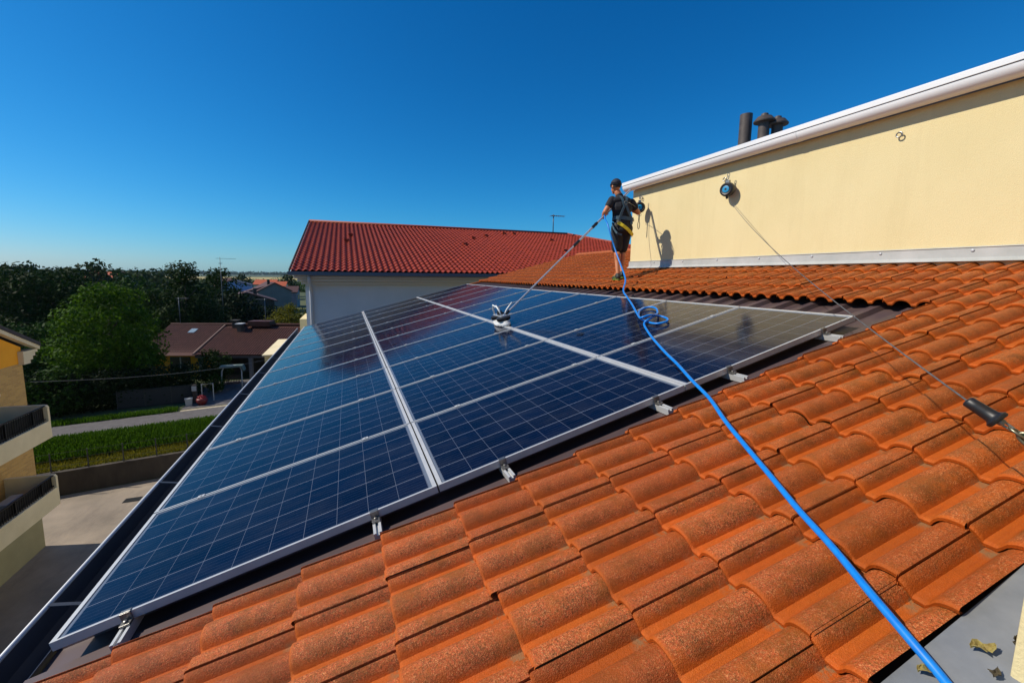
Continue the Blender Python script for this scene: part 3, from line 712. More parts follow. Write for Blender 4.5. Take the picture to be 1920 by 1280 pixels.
for i in range(60):
    az_ = R(-20+i*.28+gg.uniform(-.2, .2)); D = gg.uniform(240, 420); bl.append(((D*math.sin(az_), D*math.cos(az_), GZL+2), (gg.uniform(3, 7), 4, gg.uniform(2.2, 4.2))))
for i in range(70):
    az_ = R(-23+i*.22+gg.uniform(-.2, .2)); D = gg.uniform(95, 170); bl.append(((D*math.sin(az_), D*math.cos(az_), GZL+1), (gg.uniform(1.5, 3.2), 2, gg.uniform(1.2, 2.6))))
tag(leaf_cloud('village_shrubs', bl, 14000, .5, LEAF_MID, None, 43), 'scattered hedges and shrubs among the far houses', 'shrubs', kind='stuff')

# ------------------------------------------------------------------ yellow and brick house on the left
BRICK = mat('tan_brick', (.4, .25, .1), .85); k = NB(BRICK)
c = k.n('ShaderNodeTexCoord'); sp = k.n('ShaderNodeSeparateXYZ'); k.l(c.outputs['Object'], sp.inputs[0]); cb = k.n('ShaderNodeCombineXYZ')
k.l(sp.outputs[1], cb.inputs[0]); k.l(sp.outputs[2], cb.inputs[1])
br = k.n('ShaderNodeTexBrick'); br.inputs['Scale'].default_value = 3.2; br.inputs['Brick Width'].default_value = .8; br.inputs['Row Height'].default_value = .24; br.inputs['Mortar Size'].default_value = .02
br.inputs['Color1'].default_value = (.62, .36, .09, 1); br.inputs['Color2'].default_value = (.44, .24, .06, 1); br.inputs['Mortar'].default_value = (.50, .36, .18, 1); k.l(cb.outputs[0], br.inputs[0])
k.l(k.mix(k.math('MULTIPLY', k.noise(c.outputs['Object'], 1.2, 5), .5), br.outputs[0], (.5, .33, .12)), k.b.inputs['Base Color'])
ORANGE = noisy('orange_render', (.86, .36, .012), (.92, .40, .02), 1, .9, .2, .004, bscale=50)
CREAMG = noisy('beige_render', (.30, .27, .14), (.36, .32, .17), 1, .9, .2, .004, bscale=50)
CREAM2 = noisy('balcony_render', (.68, .58, .36), (.76, .65, .42), 1.5, .9, .2, .004, bscale=50)
IRON = mat('black_iron', (.012, .012, .013), .5, .6)
DARKW = mat('dark_opening', (.01, .009, .008), .25)
WOODD = noisy('brown_door', (.05, .022, .012), (.08, .035, .02), 6, .6)
GLS = mat('window_glass', (.02, .025, .03), .05)
lh = empty('brick_house', (-14, 15, -10), label='tan brick and orange house across the yard with two railed balconies', cat='house')
HX, HY = -11.1, 19.7
P(MB().box(-24, HX, 2, HY, -10, -7.32).build('ground_floor_wall', CREAMG), lh)
P(MB().box(-24, HX-.004, 2, HY-.004, -7.319, -2.14).build('brick_wall', BRICK), lh)
ridge_y, ez, rz = 11.0, -1.55, 2.9
tn_ = (rz-ez)/(HY+.6-ridge_y)
P(MB().prism([(2, -2.139), (HY, -2.139), (HY, ez+.05), (ridge_y, rz-.15), (2, ez)], -24, HX, axis='x').build('gable_wall', ORANGE), lh)
DROOF = noisy('dark_roof', (.035, .028, .028), (.055, .042, .04), 4, .7, stretch=(4, 1, 1))
P(MB().prism([(HY+.75, ez-.02), (HY+.72, ez+.13), (ridge_y, rz+.19), (1.5, ez+.13), (1.5, ez-.02), (ridge_y, rz+.02)], -24.3, HX+.24, axis='x').build('roof', DROOF), lh)
P(MB().prism([(HY+.72, ez-.16), (HY+.74, ez-.022), (ridge_y, rz+.018), (ridge_y, rz-.15)], HX+.001, HX+.2, axis='x').build('fascia', CREAM2), lh)
mb = MB()
for i in range(4): mb.box(-23.9, HX+.17-.001*i, HY-.2, HY+.62-i*.15, ez-.24-i*.13, ez-.115-i*.13)
P(mb.build('cornice', CREAM2), lh)
def balcony(zb, zt, zend, name):
    x1, ye = -9.6, 18.12
    o = P(MB().box(HX+.002, x1-.14, 8, ye-.12, zb+.12, zb+.30).build('balcony', CREAM2), lh)
    mb = MB(); mb.box(x1-.14, x1, 8, ye, zb, zt); mb.box(HX+.001, x1-.141, ye-.12, ye, zb+.001, zt+.0)
    # curved end wall rising above the front
    pts = [(HX+.001, zt+.001)]+[(x1, zt+.001)]+[(x1, zend-.10), (x1-.05, zend-.02), (x1-.14, zend)]+[(HX+.001, zend+.03)]
    mb.prism(pts, ye-.11, ye+.004)
    f = mb.build('balcony_parapet', CREAM2, None, bevel=.01); f.parent = o
    mb = MB(); y = 8.1
    mb.box(x1-.10, x1-.06, 8, ye-.12, zend-.06, zend-.02); mb.box(x1-.10, x1-.06, 8, ye-.12, zt+.06, zt+.09)
    i = 0
    while y < ye-.15:
        big = i % 12 == 0
        mb.box(x1-.09 if not big else x1-.11, x1-.07 if not big else x1-.05, y-.01 if not big else y-.025, y+.01 if not big else y+.025, zt-.02 if not big else zt-.22, zend-.05); y += .11; i += 1
    mb.box(x1-.165, x1-.15, 8, ye-.13, zt-.1, zend-.12)
    f = mb.build('railing', IRON, None); f.parent = o
balcony(-4.80, -4.13, -3.50, 0); balcony(-7.50, -6.78, -6.26, 1)
for z0, z1 in ((-4.4, -2.4), (-7.0, -5.1)):
    o = P(MB().box(HX-.002, HX+.03, 14.9, 16.3, z0, z1).build('balcony_door', WOODD), lh)
    f = MB().box(HX+.031, HX+.036, 15.0, 16.2, z0+.1, z1-.1).build('pane', DARKW); f.parent = o
P(MB().lathe([(.18, 0), (.18, .05), (.14, .055), (.13, .02)], (HX, 18.15, -3.05), 20, Matrix.Rotation(math.pi/2, 3, 'Y')).build('vent_ring', DARKW, None), lh)
P(MB().lathe([(.12, .056), (.10, .10), (.02, .12)], (HX, 18.15, -3.05), 14, Matrix.Rotation(math.pi/2, 3, 'Y')).build('wall_lamp', CREAM2, None), lh)
P(MB().box(HX+.0, HX+.10, 18.3, 18.55, -5.35, -5.1).build('wall_lamp', IRON, None, bevel=.02), lh)
P(MB().box(HX+.0, HX+.05, 17.3, 17.62, -7.78, -7.52).build('wall_sign', mat('white_plate', (.55, .53, .45), .6), None), lh)
ACW = mat('white_plastic', (.42, .42, .40), .5)
for z, lb in ((-4.50, 'upper'), (-7.20, 'lower')):
    root = empty('air_conditioner', (-10.35, 16.9, z), label=f'boxy outdoor air conditioner behind the railing of the {lb} balcony', cat='air conditioner', group='air conditioners on the balconies')
    MB().box(-.17, .17, -.42, .42, 0, .62).build('casing', ACW, root, bevel=.02)
    mb = MB()
    for i in range(6):
        r = .05+.035*i; mb.tube([(.18, r*math.cos(q)-.1, .31+r*math.sin(q)) for q in np.linspace(0, 2*math.pi, 25)], .005, 4)
    mb.build('fan_grille', IRON, root)

# cream balconies of our block beyond the gutter, seen over the eaves
if True:
    o = P(MB().box(-1.55, -.161, 14.0, 17.6, -1.9, -1.32).build('balcony', STUCCO, None), red)
    f = MB().box(-1.62, -.162, 13.92, 17.66, -1.319, -1.27).build('balcony_coping', CREAM2, None); f.parent = o
P(MB().box(-.95, -.162, 19.6, 22.6, -3.0, -.62).build('balcony', STUCCO, None), red)

# ------------------------------------------------------------------ brown roofed house
BR_TILE = tile_material('brown_tile', (.085, .022, .013), (.11, .034, .022), (.19, .08, .055), (.035, .011, .007), 40)
bh = empty('brown_roofed_house', (-8, 42, GB), label='low house with brown tiled roof and an orange corner room across the road', cat='house')
ang = math.atan2(-3.0, 10.5); ca, sa = math.cos(ang), math.sin(ang)
E0 = Vector((-14.6, 42.2, -5.62))
def bt(o): # local house frame (x along eave, y away, z up from eave)
    o.rotation_euler = (0, 0, ang); o.location = E0; return P(o, bh)
bt(simple_tiles('tiled_roof', 3.05, 14.0, -.25, -.12, 5.1, 1.98, .22, .40, BR_TILE, None, amp=.05))
bt(simple_tiles('tiled_roof', -2.2, 2.95, .35, .0, 4.5, 1.98, .22, .40, BR_TILE, None, amp=.05))
bt(MB().prism([(-.2, -.18), (5, 1.9), (10, -.1)], -2.2, 13.9, axis='x').build('roof_body', BR_TILE))
bt(MB().tube([(-2.2, 4.95, 2.02), (13.9, 4.95, 2.02)], .12, 8).build('ridge_tiles', BR_TILE))
bt(MB().prism([(-.28, -.12), (-.28, .02), (5, 2.06), (5, 1.9)], 2.94, 3.06, axis='x').build('verge_board', noisy('pinkish_verge', (.16, .10, .08), (.2, .13, .1), 2)))
bt(MB().box(-2.2, 3.0, .6, 9.2, -2.4, -.16).build('wall', ORANGE)); bt(MB().box(-2.25, 3.02, .42, .56, -.2, -.02).build('eaves_gutter', ORANGE))
o = bt(MB().box(.45, 2.2, .56, .61, -2.2, -.45).build('window', DARKW)); f = bt(MB().box(1.32, 1.40, .53, .559, -2.2, -.45).build('window_frame', TRIMW)); f.parent = o; f.matrix_parent_inverse = Matrix(); f.location = (0, 0, 0); f.rotation_euler = (0, 0, 0)
bt(MB().box(3.05, 14, 3.0, 9.2, -2.4, -.2).build('porch_wall', CONC)); bt(MB().box(3.05, 14, -.1, .15, -.42, -.17).build('porch_beam', noisy('beam_grey', (.10, .08, .07), (.14, .11, .1), 2)))
for x in (3.3, 7.6, 9.9, 13.6): bt(MB().box(x, x+.28, -.07, .21, -2.4, -.421).build('pillar', noisy('pillar_grey', (.15, .14, .13), (.2, .18, .17), 2)))
for x, z, w_, wh in ((4.2, 2.0, .45, 0), (5.0, 1.75, .42, 1)):
    o = bt(MB().box(x-w_/2, x+w_/2, 4.3-wh*.7, 4.8-wh*.7, .9, z+.35).build('chimney', CONC)); f = bt(MB().box(x-w_*.75, x+w_*.75, 4.15-wh*.7, 4.95-wh*.7, z+.42, z+.50).build('chimney_cap', TRIMW if wh else CONC)); f.parent = o; f.matrix_parent_inverse = Matrix(); f.location = (0, 0, 0); f.rotation_euler = (0, 0, 0)
bt(MB().box(5.5, 7.6, 4.2, 5.4, 1.9, 2.4).build('dormer', BR_TILE))
sk = bt(MB().prism([(3.3, 1.36), (3.3, 1.42), (4.0, 1.70), (4.0, 1.64)], .35, .95, axis='x').build('skylight', mat('skylight_glass', (.25, .32, .36), .08)))
antenna('tv_antenna', (-14.5, 47.3, -3.7), -.95, .9, (1, -.2, 0), 'small antenna over the part of the brown roof with the skylight', extra=False, n=5)
antenna('tv_antenna', (-6.6, 45.1, -3.7), -1.0, .8, (-1, .2, 0), 'slim antenna mast on the brown ridge nearest the pale building', extra=False, n=4)
antenna('tv_antenna', (-15.27, 65.95, GB), 3.65, 1.9, (1, .2, 0), 'tall grey antenna with a long arm standing out against the sky on the skyline')
# things by the driveway
WHT = mat('white_paint', (.36, .37, .36), .5)
sw = empty('garden_swing', (-7.9, 36.9, GB), label='white arched garden swing frame under the brown-roofed porch', cat='swing')
mb = MB()
for s_ in (-1, 1):
    mb.tube([(s_*.75, -.5, 0), (s_*.70, -.1, 1.55), (s_*.55, 0, 1.9), (0, 0, 1.98)], .05, 8)
mb.build('frame', WHT, sw, smooth=True)
MB().prism([(-.85, 1.82), (-.8, 1.98), (.8, 1.98), (.95, 1.55), (.88, 1.5), (.72, 1.86)], -.35, .35).build('canopy', mat('sage_canopy', (.10, .15, .13), .7), sw)
mb = MB(); mb.box(-.5, .5, -.2, .25, .45, .52)
for i in range(9): mb.box(-.5+i*.115, -.46+i*.115, .22, .25, .52, 1.1)
mb.build('seat', WOODD, sw)
gt = empty('garden_gate', (-8.75, 33.45, GB), (0, 0, .18), label='white framed wire gate panel standing beside the red pot', cat='gate')
mb = MB(); mb.tube([(-.35, 0, .05), (-.35, 0, 1.35), (.35, 0, 1.35), (.35, 0, .05)], .035, 8); mb.build('frame', WHT, gt)
mb = MB()
for i in range(8): mb.tube([(-.3+i*.086, 0, .1), (-.3+i*.086, 0, 1.33)], .007, 4)
mb.build('bars', IRON, gt)
REDP = mat('red_pot', (.13, .004, .006), .5)
pt = empty('flower_pot', (-8.95, 32.75, GB), label='round red pot at the edge of the driveway', cat='pot')
MB().lathe([(.22, 0), (.34, .2), (.36, .4), (.30, .52), (.26, .50)], (0, 0, 0), 20).build('pot', REDP, pt, smooth=True)
leaf_cloud('flowers', [((0, 0, .55), (.25, .25, .15))], 200, .05, mat('red_petals', (.35, .01, .02), .6), pt, 5)
bs = empty('gate_post', (-9.5, 33.3, GB), label='dark gate post with a white letter box beside the road', cat='post')
MB().box(-.12, .12, -.12, .12, 0, 1.4).build('post', CONC, bs); MB().box(-.14, .14, -.18, -.12, .95, 1.3).build('letter_box', WHT, bs)
s2 = empty('small_bin', (-9.75, 32.75, GB), (0, 0, .3), label='small pale bin standing at the foot of the gate post', cat='bin')
MB().prism([(-.18, 0), (.18, 0), (.22, .5), (-.22, .5)], -.18, .18).build('body', WHT, s2, bevel=.02); MB().box(-.24, .24, -.22, .22, .501, .54).build('lid', WHT, s2, bevel=.01)
cb_ = MB().tube([(-11.0+5.4*t, 19.8+17.5*t, -2.95-2.85*t-.9*4*t*(1-t)*.35) for t in np.linspace(0, 1, 25)], .012, 6).build('overhead_cable', noisy('cable_grey', (.12, .12, .12), (.16, .16, .16), 3)); tag(cb_, 'thin overhead cable crossing from the brick house towards the brown roof', 'cable')
lf = empty('garden_fence', (-12, 33.6, GB), label='low dark wire fence between the hedge and the gate post', cat='fence')
mb = MB()
for i in range(3): mb.tube([(-2+i*1.5, -.5+i*.18, 0), (-2+i*1.5, -.5+i*.18, 1.3)], .03, 6)
mb.tube([(-2, -.5, 1.3), (2.2, 0, 1.3)], .025, 6); P2_ = mb.build('posts_and_rail', POSTM, lf)
mb = MB(); mb.add([(-2, -.5, .05), (2.2, 0, .05), (2.2, 0, 1.25), (-2, -.5, 1.25)], [(0, 1, 2, 3)]); mb.build('mesh_panel', mat('fence_mesh', (.02, .022, .022), .8), lf)

# ------------------------------------------------------------------ far houses
def gable_house(name, x, y, z0, w_, dep_, he, hr, rotz, wall, roof, label, over=.3, win=(), chim=None):
    root = empty(name, (x, y, z0), (0, 0, rotz), label=label, cat='house')
    MB().prism([(-w_/2, 0), (w_/2, 0), (w_/2, he), (0, hr), (-w_/2, he)], 0, dep_).build('wall', wall, root)
    sl = (hr-he)/(w_/2); e = over
    rf = MB().prism([(-w_/2-e, he-e*sl+.02), (0, hr+.02), (w_/2+e, he-e*sl+.02), (w_/2+e, he-e*sl+.22), (0, hr+.24), (-w_/2-e, he-e*sl+.22)], -.3, dep_+.3).build('roof', roof, root)
    if chim: c_ = MB().box(chim[0]-.3, chim[0]+.3, chim[1]-.3, chim[1]+.3, hr-1, hr+.9).build('chimney', CONC, rf)
    for (a, b, c_, d_) in win:
        q = MB().box(a, b, -.04, -.003, c_, d_).build('window', DARKW, root)
    return root
BLUEW = noisy('pale_blue_render', (.30, .36, .52), (.34, .40, .56), 1, .9)
TAUPE = noisy('taupe_render', (.20, .16, .14), (.24, .19, .165), .6, .9); LILAC = noisy('lilac_render', (.22, .19, .20), (.26, .23, .24), .6, .9)
RDARK = noisy('dark_red_roof', (.055, .02, .018), (.085, .03, .024), 2, .8, stretch=(6, 1, 1)); RNAVY = mat('navy_roof', (.03, .035, .06), .7); RORG = noisy('orange_roof', (.38, .07, .02), (.45, .09, .025), 2, .8)
gable_house('village_house', -31.3, 143.5, GZL, 9.0, 12, 6.1, 7.45, .12, BLUEW, RNAVY, 'pale blue gabled house far behind the dark trees', win=((-.6, .6, 4.6, 5.2),))
gable_house('village_house', -29.4, 132, GZL, 5.5, 8, 4.0, 5.0, .12, BLUEW, RNAVY, 'small pale blue gabled annex in front of the blue gabled house')
gable_house('village_house', -16.0, 116.5, GZL, 7.6, 10, 5.4, 7.4, .35, TAUPE, RDARK, 'taupe gabled house with lilac side beside the yellow-green tree', win=(), chim=(-1, 2))
tr = empty('village_house', (-20.4, 117, GZL), (0, 0, .2), label='long taupe house with sloping roofline joined to the gabled house', cat='house')
MB().prism([(-4.2, 0), (4, 0), (4, 7.0), (-4.2, 4.4)], 0, 8).build('wall', TAUPE, tr); MB().prism([(-4.4, 4.42), (4.1, 7.1), (4.1, 7.3), (-4.4, 4.6)], -.2, 8.2).build('roof', RDARK, tr)
gable_house('village_house', -17.2, 90.5, GZL, 9.5, 9, 4.4, 6.0, .2, CONC, RDARK, 'low house with dark red roof in front of the taupe houses', chim=(1.5, 2), over=.6)
gable_house('village_house', -20.5, 176, GZL, 9, 8, 5.0, 6.6, 1.57, CREAM2, RORG, 'far house with bright orange roof')
gable_house('village_house', -12.7, 137, GZL, 8, 8, 4.4, 5.9, 1.57, LILAC, RDARK, 'lilac grey house at the corner of the pale building', win=((-2, 2, 2.2, 3.6),))
gable_house('village_house', -44, 205, GZL, 12, 9, 5.5, 7.4, 1.5, CREAM2, RDARK, 'distant cream house with dark roof behind the blue gabled house')
gable_house('village_house', -30.5, 225, GZL, 12, 9, 4.5, 6.6, 1.5, CREAM2, RORG, 'distant low house at the edge of the yellow field')
gable_house('village_house', -60, 150, GZL, 10, 9, 7.0, 9.6, 1.2, CREAM2, RORG, 'house whose orange roof peeps out between the cedar and the bright leafy tree')

# ------------------------------------------------------------------ air
hz = bpy.data.materials.new('haze'); hz.use_nodes = True; hz.node_tree.nodes.clear()
o_ = hz.node_tree.nodes.new('ShaderNodeOutputMaterial'); v_ = hz.node_tree.nodes.new('ShaderNodeVolumePrincipled')
v_.inputs['Color'].default_value = (.60, .78, .95, 1); v_.inputs['Density'].default_value = .00007; v_.inputs['Anisotropy'].default_value = .3
hz.node_tree.links.new(v_.outputs[0], o_.inputs['Volume'])
tag(MB().box(-3500, 3500, -3500, 3500, -11.2, 12).build('haze', hz), kind='stuff')
# ------------------------------------------------------------------ the worker
SKIN = noisy('skin', (.46, .16, .062), (.54, .20, .08), 12, .5)
SHIRT = noisy('black_shirt', (.010, .010, .013), (.020, .019, .024), 20, .85)
SHORTS = noisy('black_shorts', (.008, .008, .009), (.014, .014, .016), 20, .8)
CAPM = mat('navy_cap', (.010, .012, .025), .8)
STRAP = noisy('blue_grey_strap', (.035, .075, .10), (.06, .11, .14), 20, .7); YEL = noisy('yellow_strap', (.70, .52, .01), (.8, .6, .02), 14, .6)
SHOE = noisy('black_lime_shoe', (.015, .018, .015), (.02, .022, .018), 8, .6); LIME = mat('lime_sole', (.12, .19, .02), .6)
Rv = Vector((.985, -.17, 0)).normalized(); Fv = Vector((.17, .985, 0)).normalized()
PX0 = Vector((5.88, 4.36, 0)); PZ = RP(5.88/CS, 0, -.005).z+.0
def B(r, f, h): return Rv*r+Fv*f+Vector((0, 0, h))
man = empty('person', (PX0.x, PX0.y, PZ), label='man in black shirt, shorts and cap with a safety harness holding the cleaning pole', cat='person')
def capsule(mb, a, b, r0, r1, n=14, fl=1.0):
    a, b = Vector(a), Vector(b); d_ = (b-a).normalized()
    pts = []; rs = []
    for q in (-1, -.75, -.35): pts.append(a+d_*r0*q); rs.append(r0*math.sqrt(max(.02, 1-q*q)))
    for t in (0, .33, .66, 1): pts.append(a.lerp(b, t)); rs.append(r0+(r1-r0)*t)
    for q in (.35, .75, 1): pts.append(b+d_*r1*q); rs.append(r1*math.sqrt(max(.02, 1-q*q)))
    mb.tube(pts, rs, n, squash=fl)
J = dict(hipL=B(-.075, 0, .90), kneeL=B(-.055, .03, .50), ankL=B(-.075, -.10, .10), hipR=B(.10, .0, .90), kneeR=B(.075, .09, .50), ankR=B(.06, .01, .11),
         shL=B(-.20, .00, 1.385), elL=B(-.335, -.03, 1.17), wrL=B(-.300, .13, 1.095), shR=B(.175, .0, 1.355), elR=B(.325, .03, 1.19), wrR=B(.17, .20, 1.32))
mb = MB()
# trunk, neck, head
mb.ball(B(.02, -.01, .93), (.165, .115, .13)); mb.ball(B(.012, .0, 1.07), (.145, .10, .14)); mb.ball(B(-.008, .0, 1.26), (.175, .118, .16)); mb.ball(B(-.015, .0, 1.37), (.19, .095, .09))
capsule(mb, B(-.03, .01, 1.40), B(-.085, .035, 1.53), .060, .056)
HC = B(-.115, .05, 1.635); HM = Matrix.Rotation(R(14), 3, 'Z') @ Matrix.Rotation(R(-10), 3, 'X')
def HP(r, f, h): return HC+HM @ (Rv*r+Fv*f+Vector((0, 0, h)))
mb.ball(HC+Vector((0, 0, .015)), (.078, .097, .105), 20, 14); mb.ball(HP(0, .035, -.05), (.058, .065, .06), 16, 10); mb.ball(HP(0, .075, -.095), (.028, .022, .02))
capsule(mb, HP(0, .095, .01), HP(0, .115, -.025), .010, .015); mb.ball(HP(0, .095, -.058), (.024, .012, .008))
for s_ in (-1, 1): mb.ball(HP(s_*.080, -.005, -.012), (.010, .020, .032)); mb.ball(HP(s_*.032, .086, .022), (.018, .010, .008))
# legs
for s_, fwd in (('L', -.0), ('R', 0)):
    capsule(mb, J['hip'+s_], J['knee'+s_], .092, .058); k_, a_ = J['knee'+s_], J['ank'+s_]
    c1 = k_.lerp(a_, .3)-Fv*.018; capsule(mb, k_, a_, .052, .036); capsule(mb, c1+Vector((0, 0, .05)), c1-Vector((0, 0, .07)), .056, .045)
    capsule(mb, a_, a_+Fv*.10+Vector((0, 0, -.05)), .036, .032)
# arms
for s_ in 'LR':
    capsule(mb, J['sh'+s_], J['el'+s_], .056, .042); e_, w_ = J['el'+s_], J['wr'+s_]; capsule(mb, e_, w_, .043, .028); m_ = e_.lerp(w_, .25); capsule(mb, m_, e_.lerp(w_, .5), .045, .038)
# hands round the pole
PB, PT = Vector((3.375, 3.555, .985)), Vector((6.32, 4.74, 3.18)); pdir = (PT-PB).normalized(); org = Vector((PX0.x, PX0.y, PZ))
def near_pole(p):
    q = p+org; return PB+pdir*((q-PB).dot(pdir))-org
for s_ in 'LR':
    w_ = J['wr'+s_]; c = near_pole(w_); away = (w_-c); away = (away-pdir*away.dot(pdir))
    if away.length < .01: away = Vector((0, 0, -1))
    away.normalize(); side = pdir.cross(away).normalized()
    palm = c+away*.040; capsule(mb, w_, palm, .028, .030)
    for i in range(-1, 2): mb.ball(palm+pdir*i*.022, (.026, .026, .026), 10, 8)
    for i in range(4):  # fingers curl round the shaft
        o_ = c+pdir*(-.036+.024*i); rr = .029; L = (2.5, 2.9, 2.8, 2.3)[i]
        pts = [o_+away*math.cos(a)*rr+side*math.sin(a)*rr for a in np.linspace(.3, L, 6)]
        mb.tube(pts, [.0095, .0095, .009, .0085, .008, .0065], 8)
    pts = [c+pdir*.045+away*math.cos(a)*.030-side*math.sin(a)*.030 for a in np.linspace(.1, 1.9, 5)]; mb.tube(pts, [.013, .012, .011, .010, .008], 8)
body = mb.build('body', SKIN, man, smooth=True); hull_remesh(body, .0065, 5)
for s_ in (-1, 1):
    MB().ball(HP(s_*.032, .092, .020), (.011, .009, .008)).build('eye', BLACK, man, smooth=True)
# short dark hair, cap
mb = MB(); mb.ball(HC+Vector((0, 0, .013)), (.084, .101, .108), 20, 14); me_v = [v for v in mb.v]
hair = mb.build('hair', mat('dark_hair', (.02, .015, .012), .8), man, smooth=True)
b = bmesh.new(); b.from_mesh(hair.data)
bmesh.ops.delete(b, geom=[v for v in b.verts if (v.co-HC).z < -.035 or ((v.co-HC).dot(Fv) > .045)], context='VERTS'); b.to_mesh(hair.data); b.free()
mb = MB(); mb.ball(HC+Vector((0, 0, .022)), (.091, .108, .112), 24, 16)
cap = mb.build('cap', CAPM, man, smooth=True); b = bmesh.new(); b.from_mesh(cap.data)
bmesh.ops.delete(b, geom=[v for v in b.verts if (v.co-HC).z < .024], context='VERTS'); b.to_mesh(cap.data); b.free()
sd = cap.modifiers.new('solid', 'SOLIDIFY'); sd.thickness = .006
mb = MB(); rim = [HC+Vector((0, 0, .026))+Rv*.093*math.sin(a)+Fv*.11*math.cos(a) for a in np.linspace(0, 2*math.pi, 25)]; mb.tube(rim, .008, 6)
n0 = []; pk = []
for a in np.linspace(-1.0, 1.0, 9): n0.append(HC+Vector((0, 0, .03))+Rv*.085*math.sin(a)+Fv*.10*math.cos(a)); pk.append(HC+Vector((0, 0, .008))+Rv*.085*math.sin(a)+Fv*(.10*math.cos(a)+.07*math.cos(a*1.3)))
o_ = len(mb.v); mb.v += [tuple(p) for p in n0+pk]; mb.f += [(o_+i, o_+i+1, o_+9+i+1, o_+9+i) for i in range(8)]
rm = mb.build('cap_peak', CAPM, man, smooth=True); rm.parent = cap
# t-shirt
mb = MB(); mb.ball(B(.02, -.005, .985), (.178, .132, .12)); mb.ball(B(.014, .0, 1.08), (.163, .120, .15)); mb.ball(B(-.008, .0, 1.26), (.205, .138, .165)); mb.ball(B(-.015, .0, 1.37), (.222, .112, .088))
capsule(mb, B(-.035, .01, 1.40), B(-.058, .02, 1.462), .075, .068)
for s_, k2 in (('L', .44), ('R', .46)): capsule(mb, J['sh'+s_], J['sh'+s_].lerp(J['el'+s_], k2), .070, .066)
hull_remesh(mb.build('t_shirt', SHIRT, man, smooth=True), .008, 3)
mb = MB(); mb.ball(B(.02, -.008, .93), (.188, .138, .12)); mb.ball(B(.02, -.02, .87), (.18, .145, .10))
for s_ in 'LR':
    h_, k_ = J['hip'+s_], J['knee'+s_]; capsule(mb, h_, h_.lerp(k_, .88), .112, .092)
hull_remesh(mb.build('shorts', SHORTS, man, smooth=True), .008, 3)
# shoes
for s_ in 'LR':
    a_ = J['ank'+s_]; o_ = Vector((a_.x, a_.y, 0)); base = RP((5.88+o_.x)/CS, 0, -.012).z-PZ
    mb = MB(); mb.ball(o_+Fv*-.01+Vector((0, 0, base+.065)), (.045, .055, .055)); mb.ball(o_+Fv*.06+Vector((0, 0, base+.05)), (.047, .075, .042)); mb.ball(o_+Fv*.13+Vector((0, 0, base+.04)), (.046, .06, .034)); capsule(mb, o_+Vector((0, 0, base+.06)), o_+Vector((0, 0, base+.105)), .046, .042)
    sh = mb.build('shoe', SHOE, man, smooth=True); hull_remesh(sh, .007, 3)
    so = MB(); pts = [(.045*math.cos(q), .062+.118*math.sin(q)) for q in np.linspace(0, 2*math.pi, 20)][:-1]
    so.add([o_+Rv*x+Fv*y+Vector((0, 0, base+z)) for z in (.006, .028) for x, y in pts], [(i, (i+1) % 19, 19+(i+1) % 19, 19+i) for i in range(19)]+[tuple(range(18, -1, -1)), tuple(range(19, 38))])
    for q in (-.02, .03, .08): so.tube([o_+Rv*-.046+Fv*q+Vector((0, 0, base+.03)), o_+Rv*-.03+Fv*(q+.03)+Vector((0, 0, base+.085))], .006, 6); so.tube([o_+Rv*.046+Fv*q+Vector((0, 0, base+.03)), o_+Rv*.03+Fv*(q+.03)+Vector((0, 0, base+.085))], .006, 6)
    sl = so.build('sole', LIME, man); sl.parent = sh
# harness
def ribbon(pts, w_, m, name, parent, nrm=None, th=.005):
    pts = [Vector(p) for p in pts]; mb = MB(); vs = []
    for i, p in enumerate(pts):
        t = (pts[min(i+1, len(pts)-1)]-pts[max(i-1, 0)]).normalized(); n_ = (nrm if nrm else (p-Vector((B(0, 0, 0).x, B(0, 0, 0).y, p.z))).normalized()); s_ = t.cross(n_).normalized()
        vs += [p+s_*w_/2+n_*th, p-s_*w_/2+n_*th, p-s_*w_/2-n_*th, p+s_*w_/2-n_*th]
    fs = []
    for i in range(len(pts)-1):
        for j in range(4): fs.append((4*i+j, 4*i+(j+1) % 4, 4*i+4+(j+1) % 4, 4*i+4+j))
    mb.add(vs, fs); return mb.build(name, m, parent, smooth=False)
har = ribbon([B(.02+.19*math.sin(a), .135*math.cos(a)-.005, 1.06+.01*math.sin(2*a)) for a in np.linspace(0, 2*math.pi, 33)], .060, STRAP, 'harness', man)
def sub(o): o.parent = har; return o
sub(ribbon([B(-.075, .03, 1.47), B(-.08, -.085, 1.44), B(-.055, -.130, 1.36), B(-.03, -.146, 1.26), B(-.075, -.142, 1.15), B(-.10, -.130, 1.05), B(-.12, -.13, .95)], .040, STRAP, 'back_strap', None, nrm=-Fv))
sub(ribbon([B(.035, .03, 1.47), B(.04, -.085, 1.44), B(.015, -.130, 1.37), B(.0, -.148, 1.28), B(.055, -.146, 1.17), B(.12, -.130, 1.06), B(.13, -.13, .96)], .040, STRAP, 'back_strap', None, nrm=-Fv))
for s_ in (-1, 1): sub(ribbon([B(-.02+s_*.06, .03, 1.47), B(s_*.09-.01, .10, 1.40), B(s_*.10, .15, 1.28), B(s_*.09, .145, 1.10)], .04, STRAP, 'chest_strap', None, nrm=Fv))
mb = MB(); mb.tube([B(-.015+.03*math.cos(q), -.160, 1.32+.03*math.sin(q)) for q in np.linspace(0, 2*math.pi, 15)], .006, 6); sub(mb.build('back_ring', STEEL, None, smooth=True))
sub(ribbon([B(-.13, -.125, .985), B(-.05, -.158, .93), B(.04, -.172, .865), B(.12, -.155, .80), B(.175, -.10, .765)], .055, YEL, 'yellow_strap', None, nrm=-Fv, th=.008))
sub(ribbon([B(-.185, -.02, .99), B(-.18, -.08, .88), B(-.14, -.13, .80), B(-.05, -.14, .77)], .035, STRAP, 'leg_strap', None))
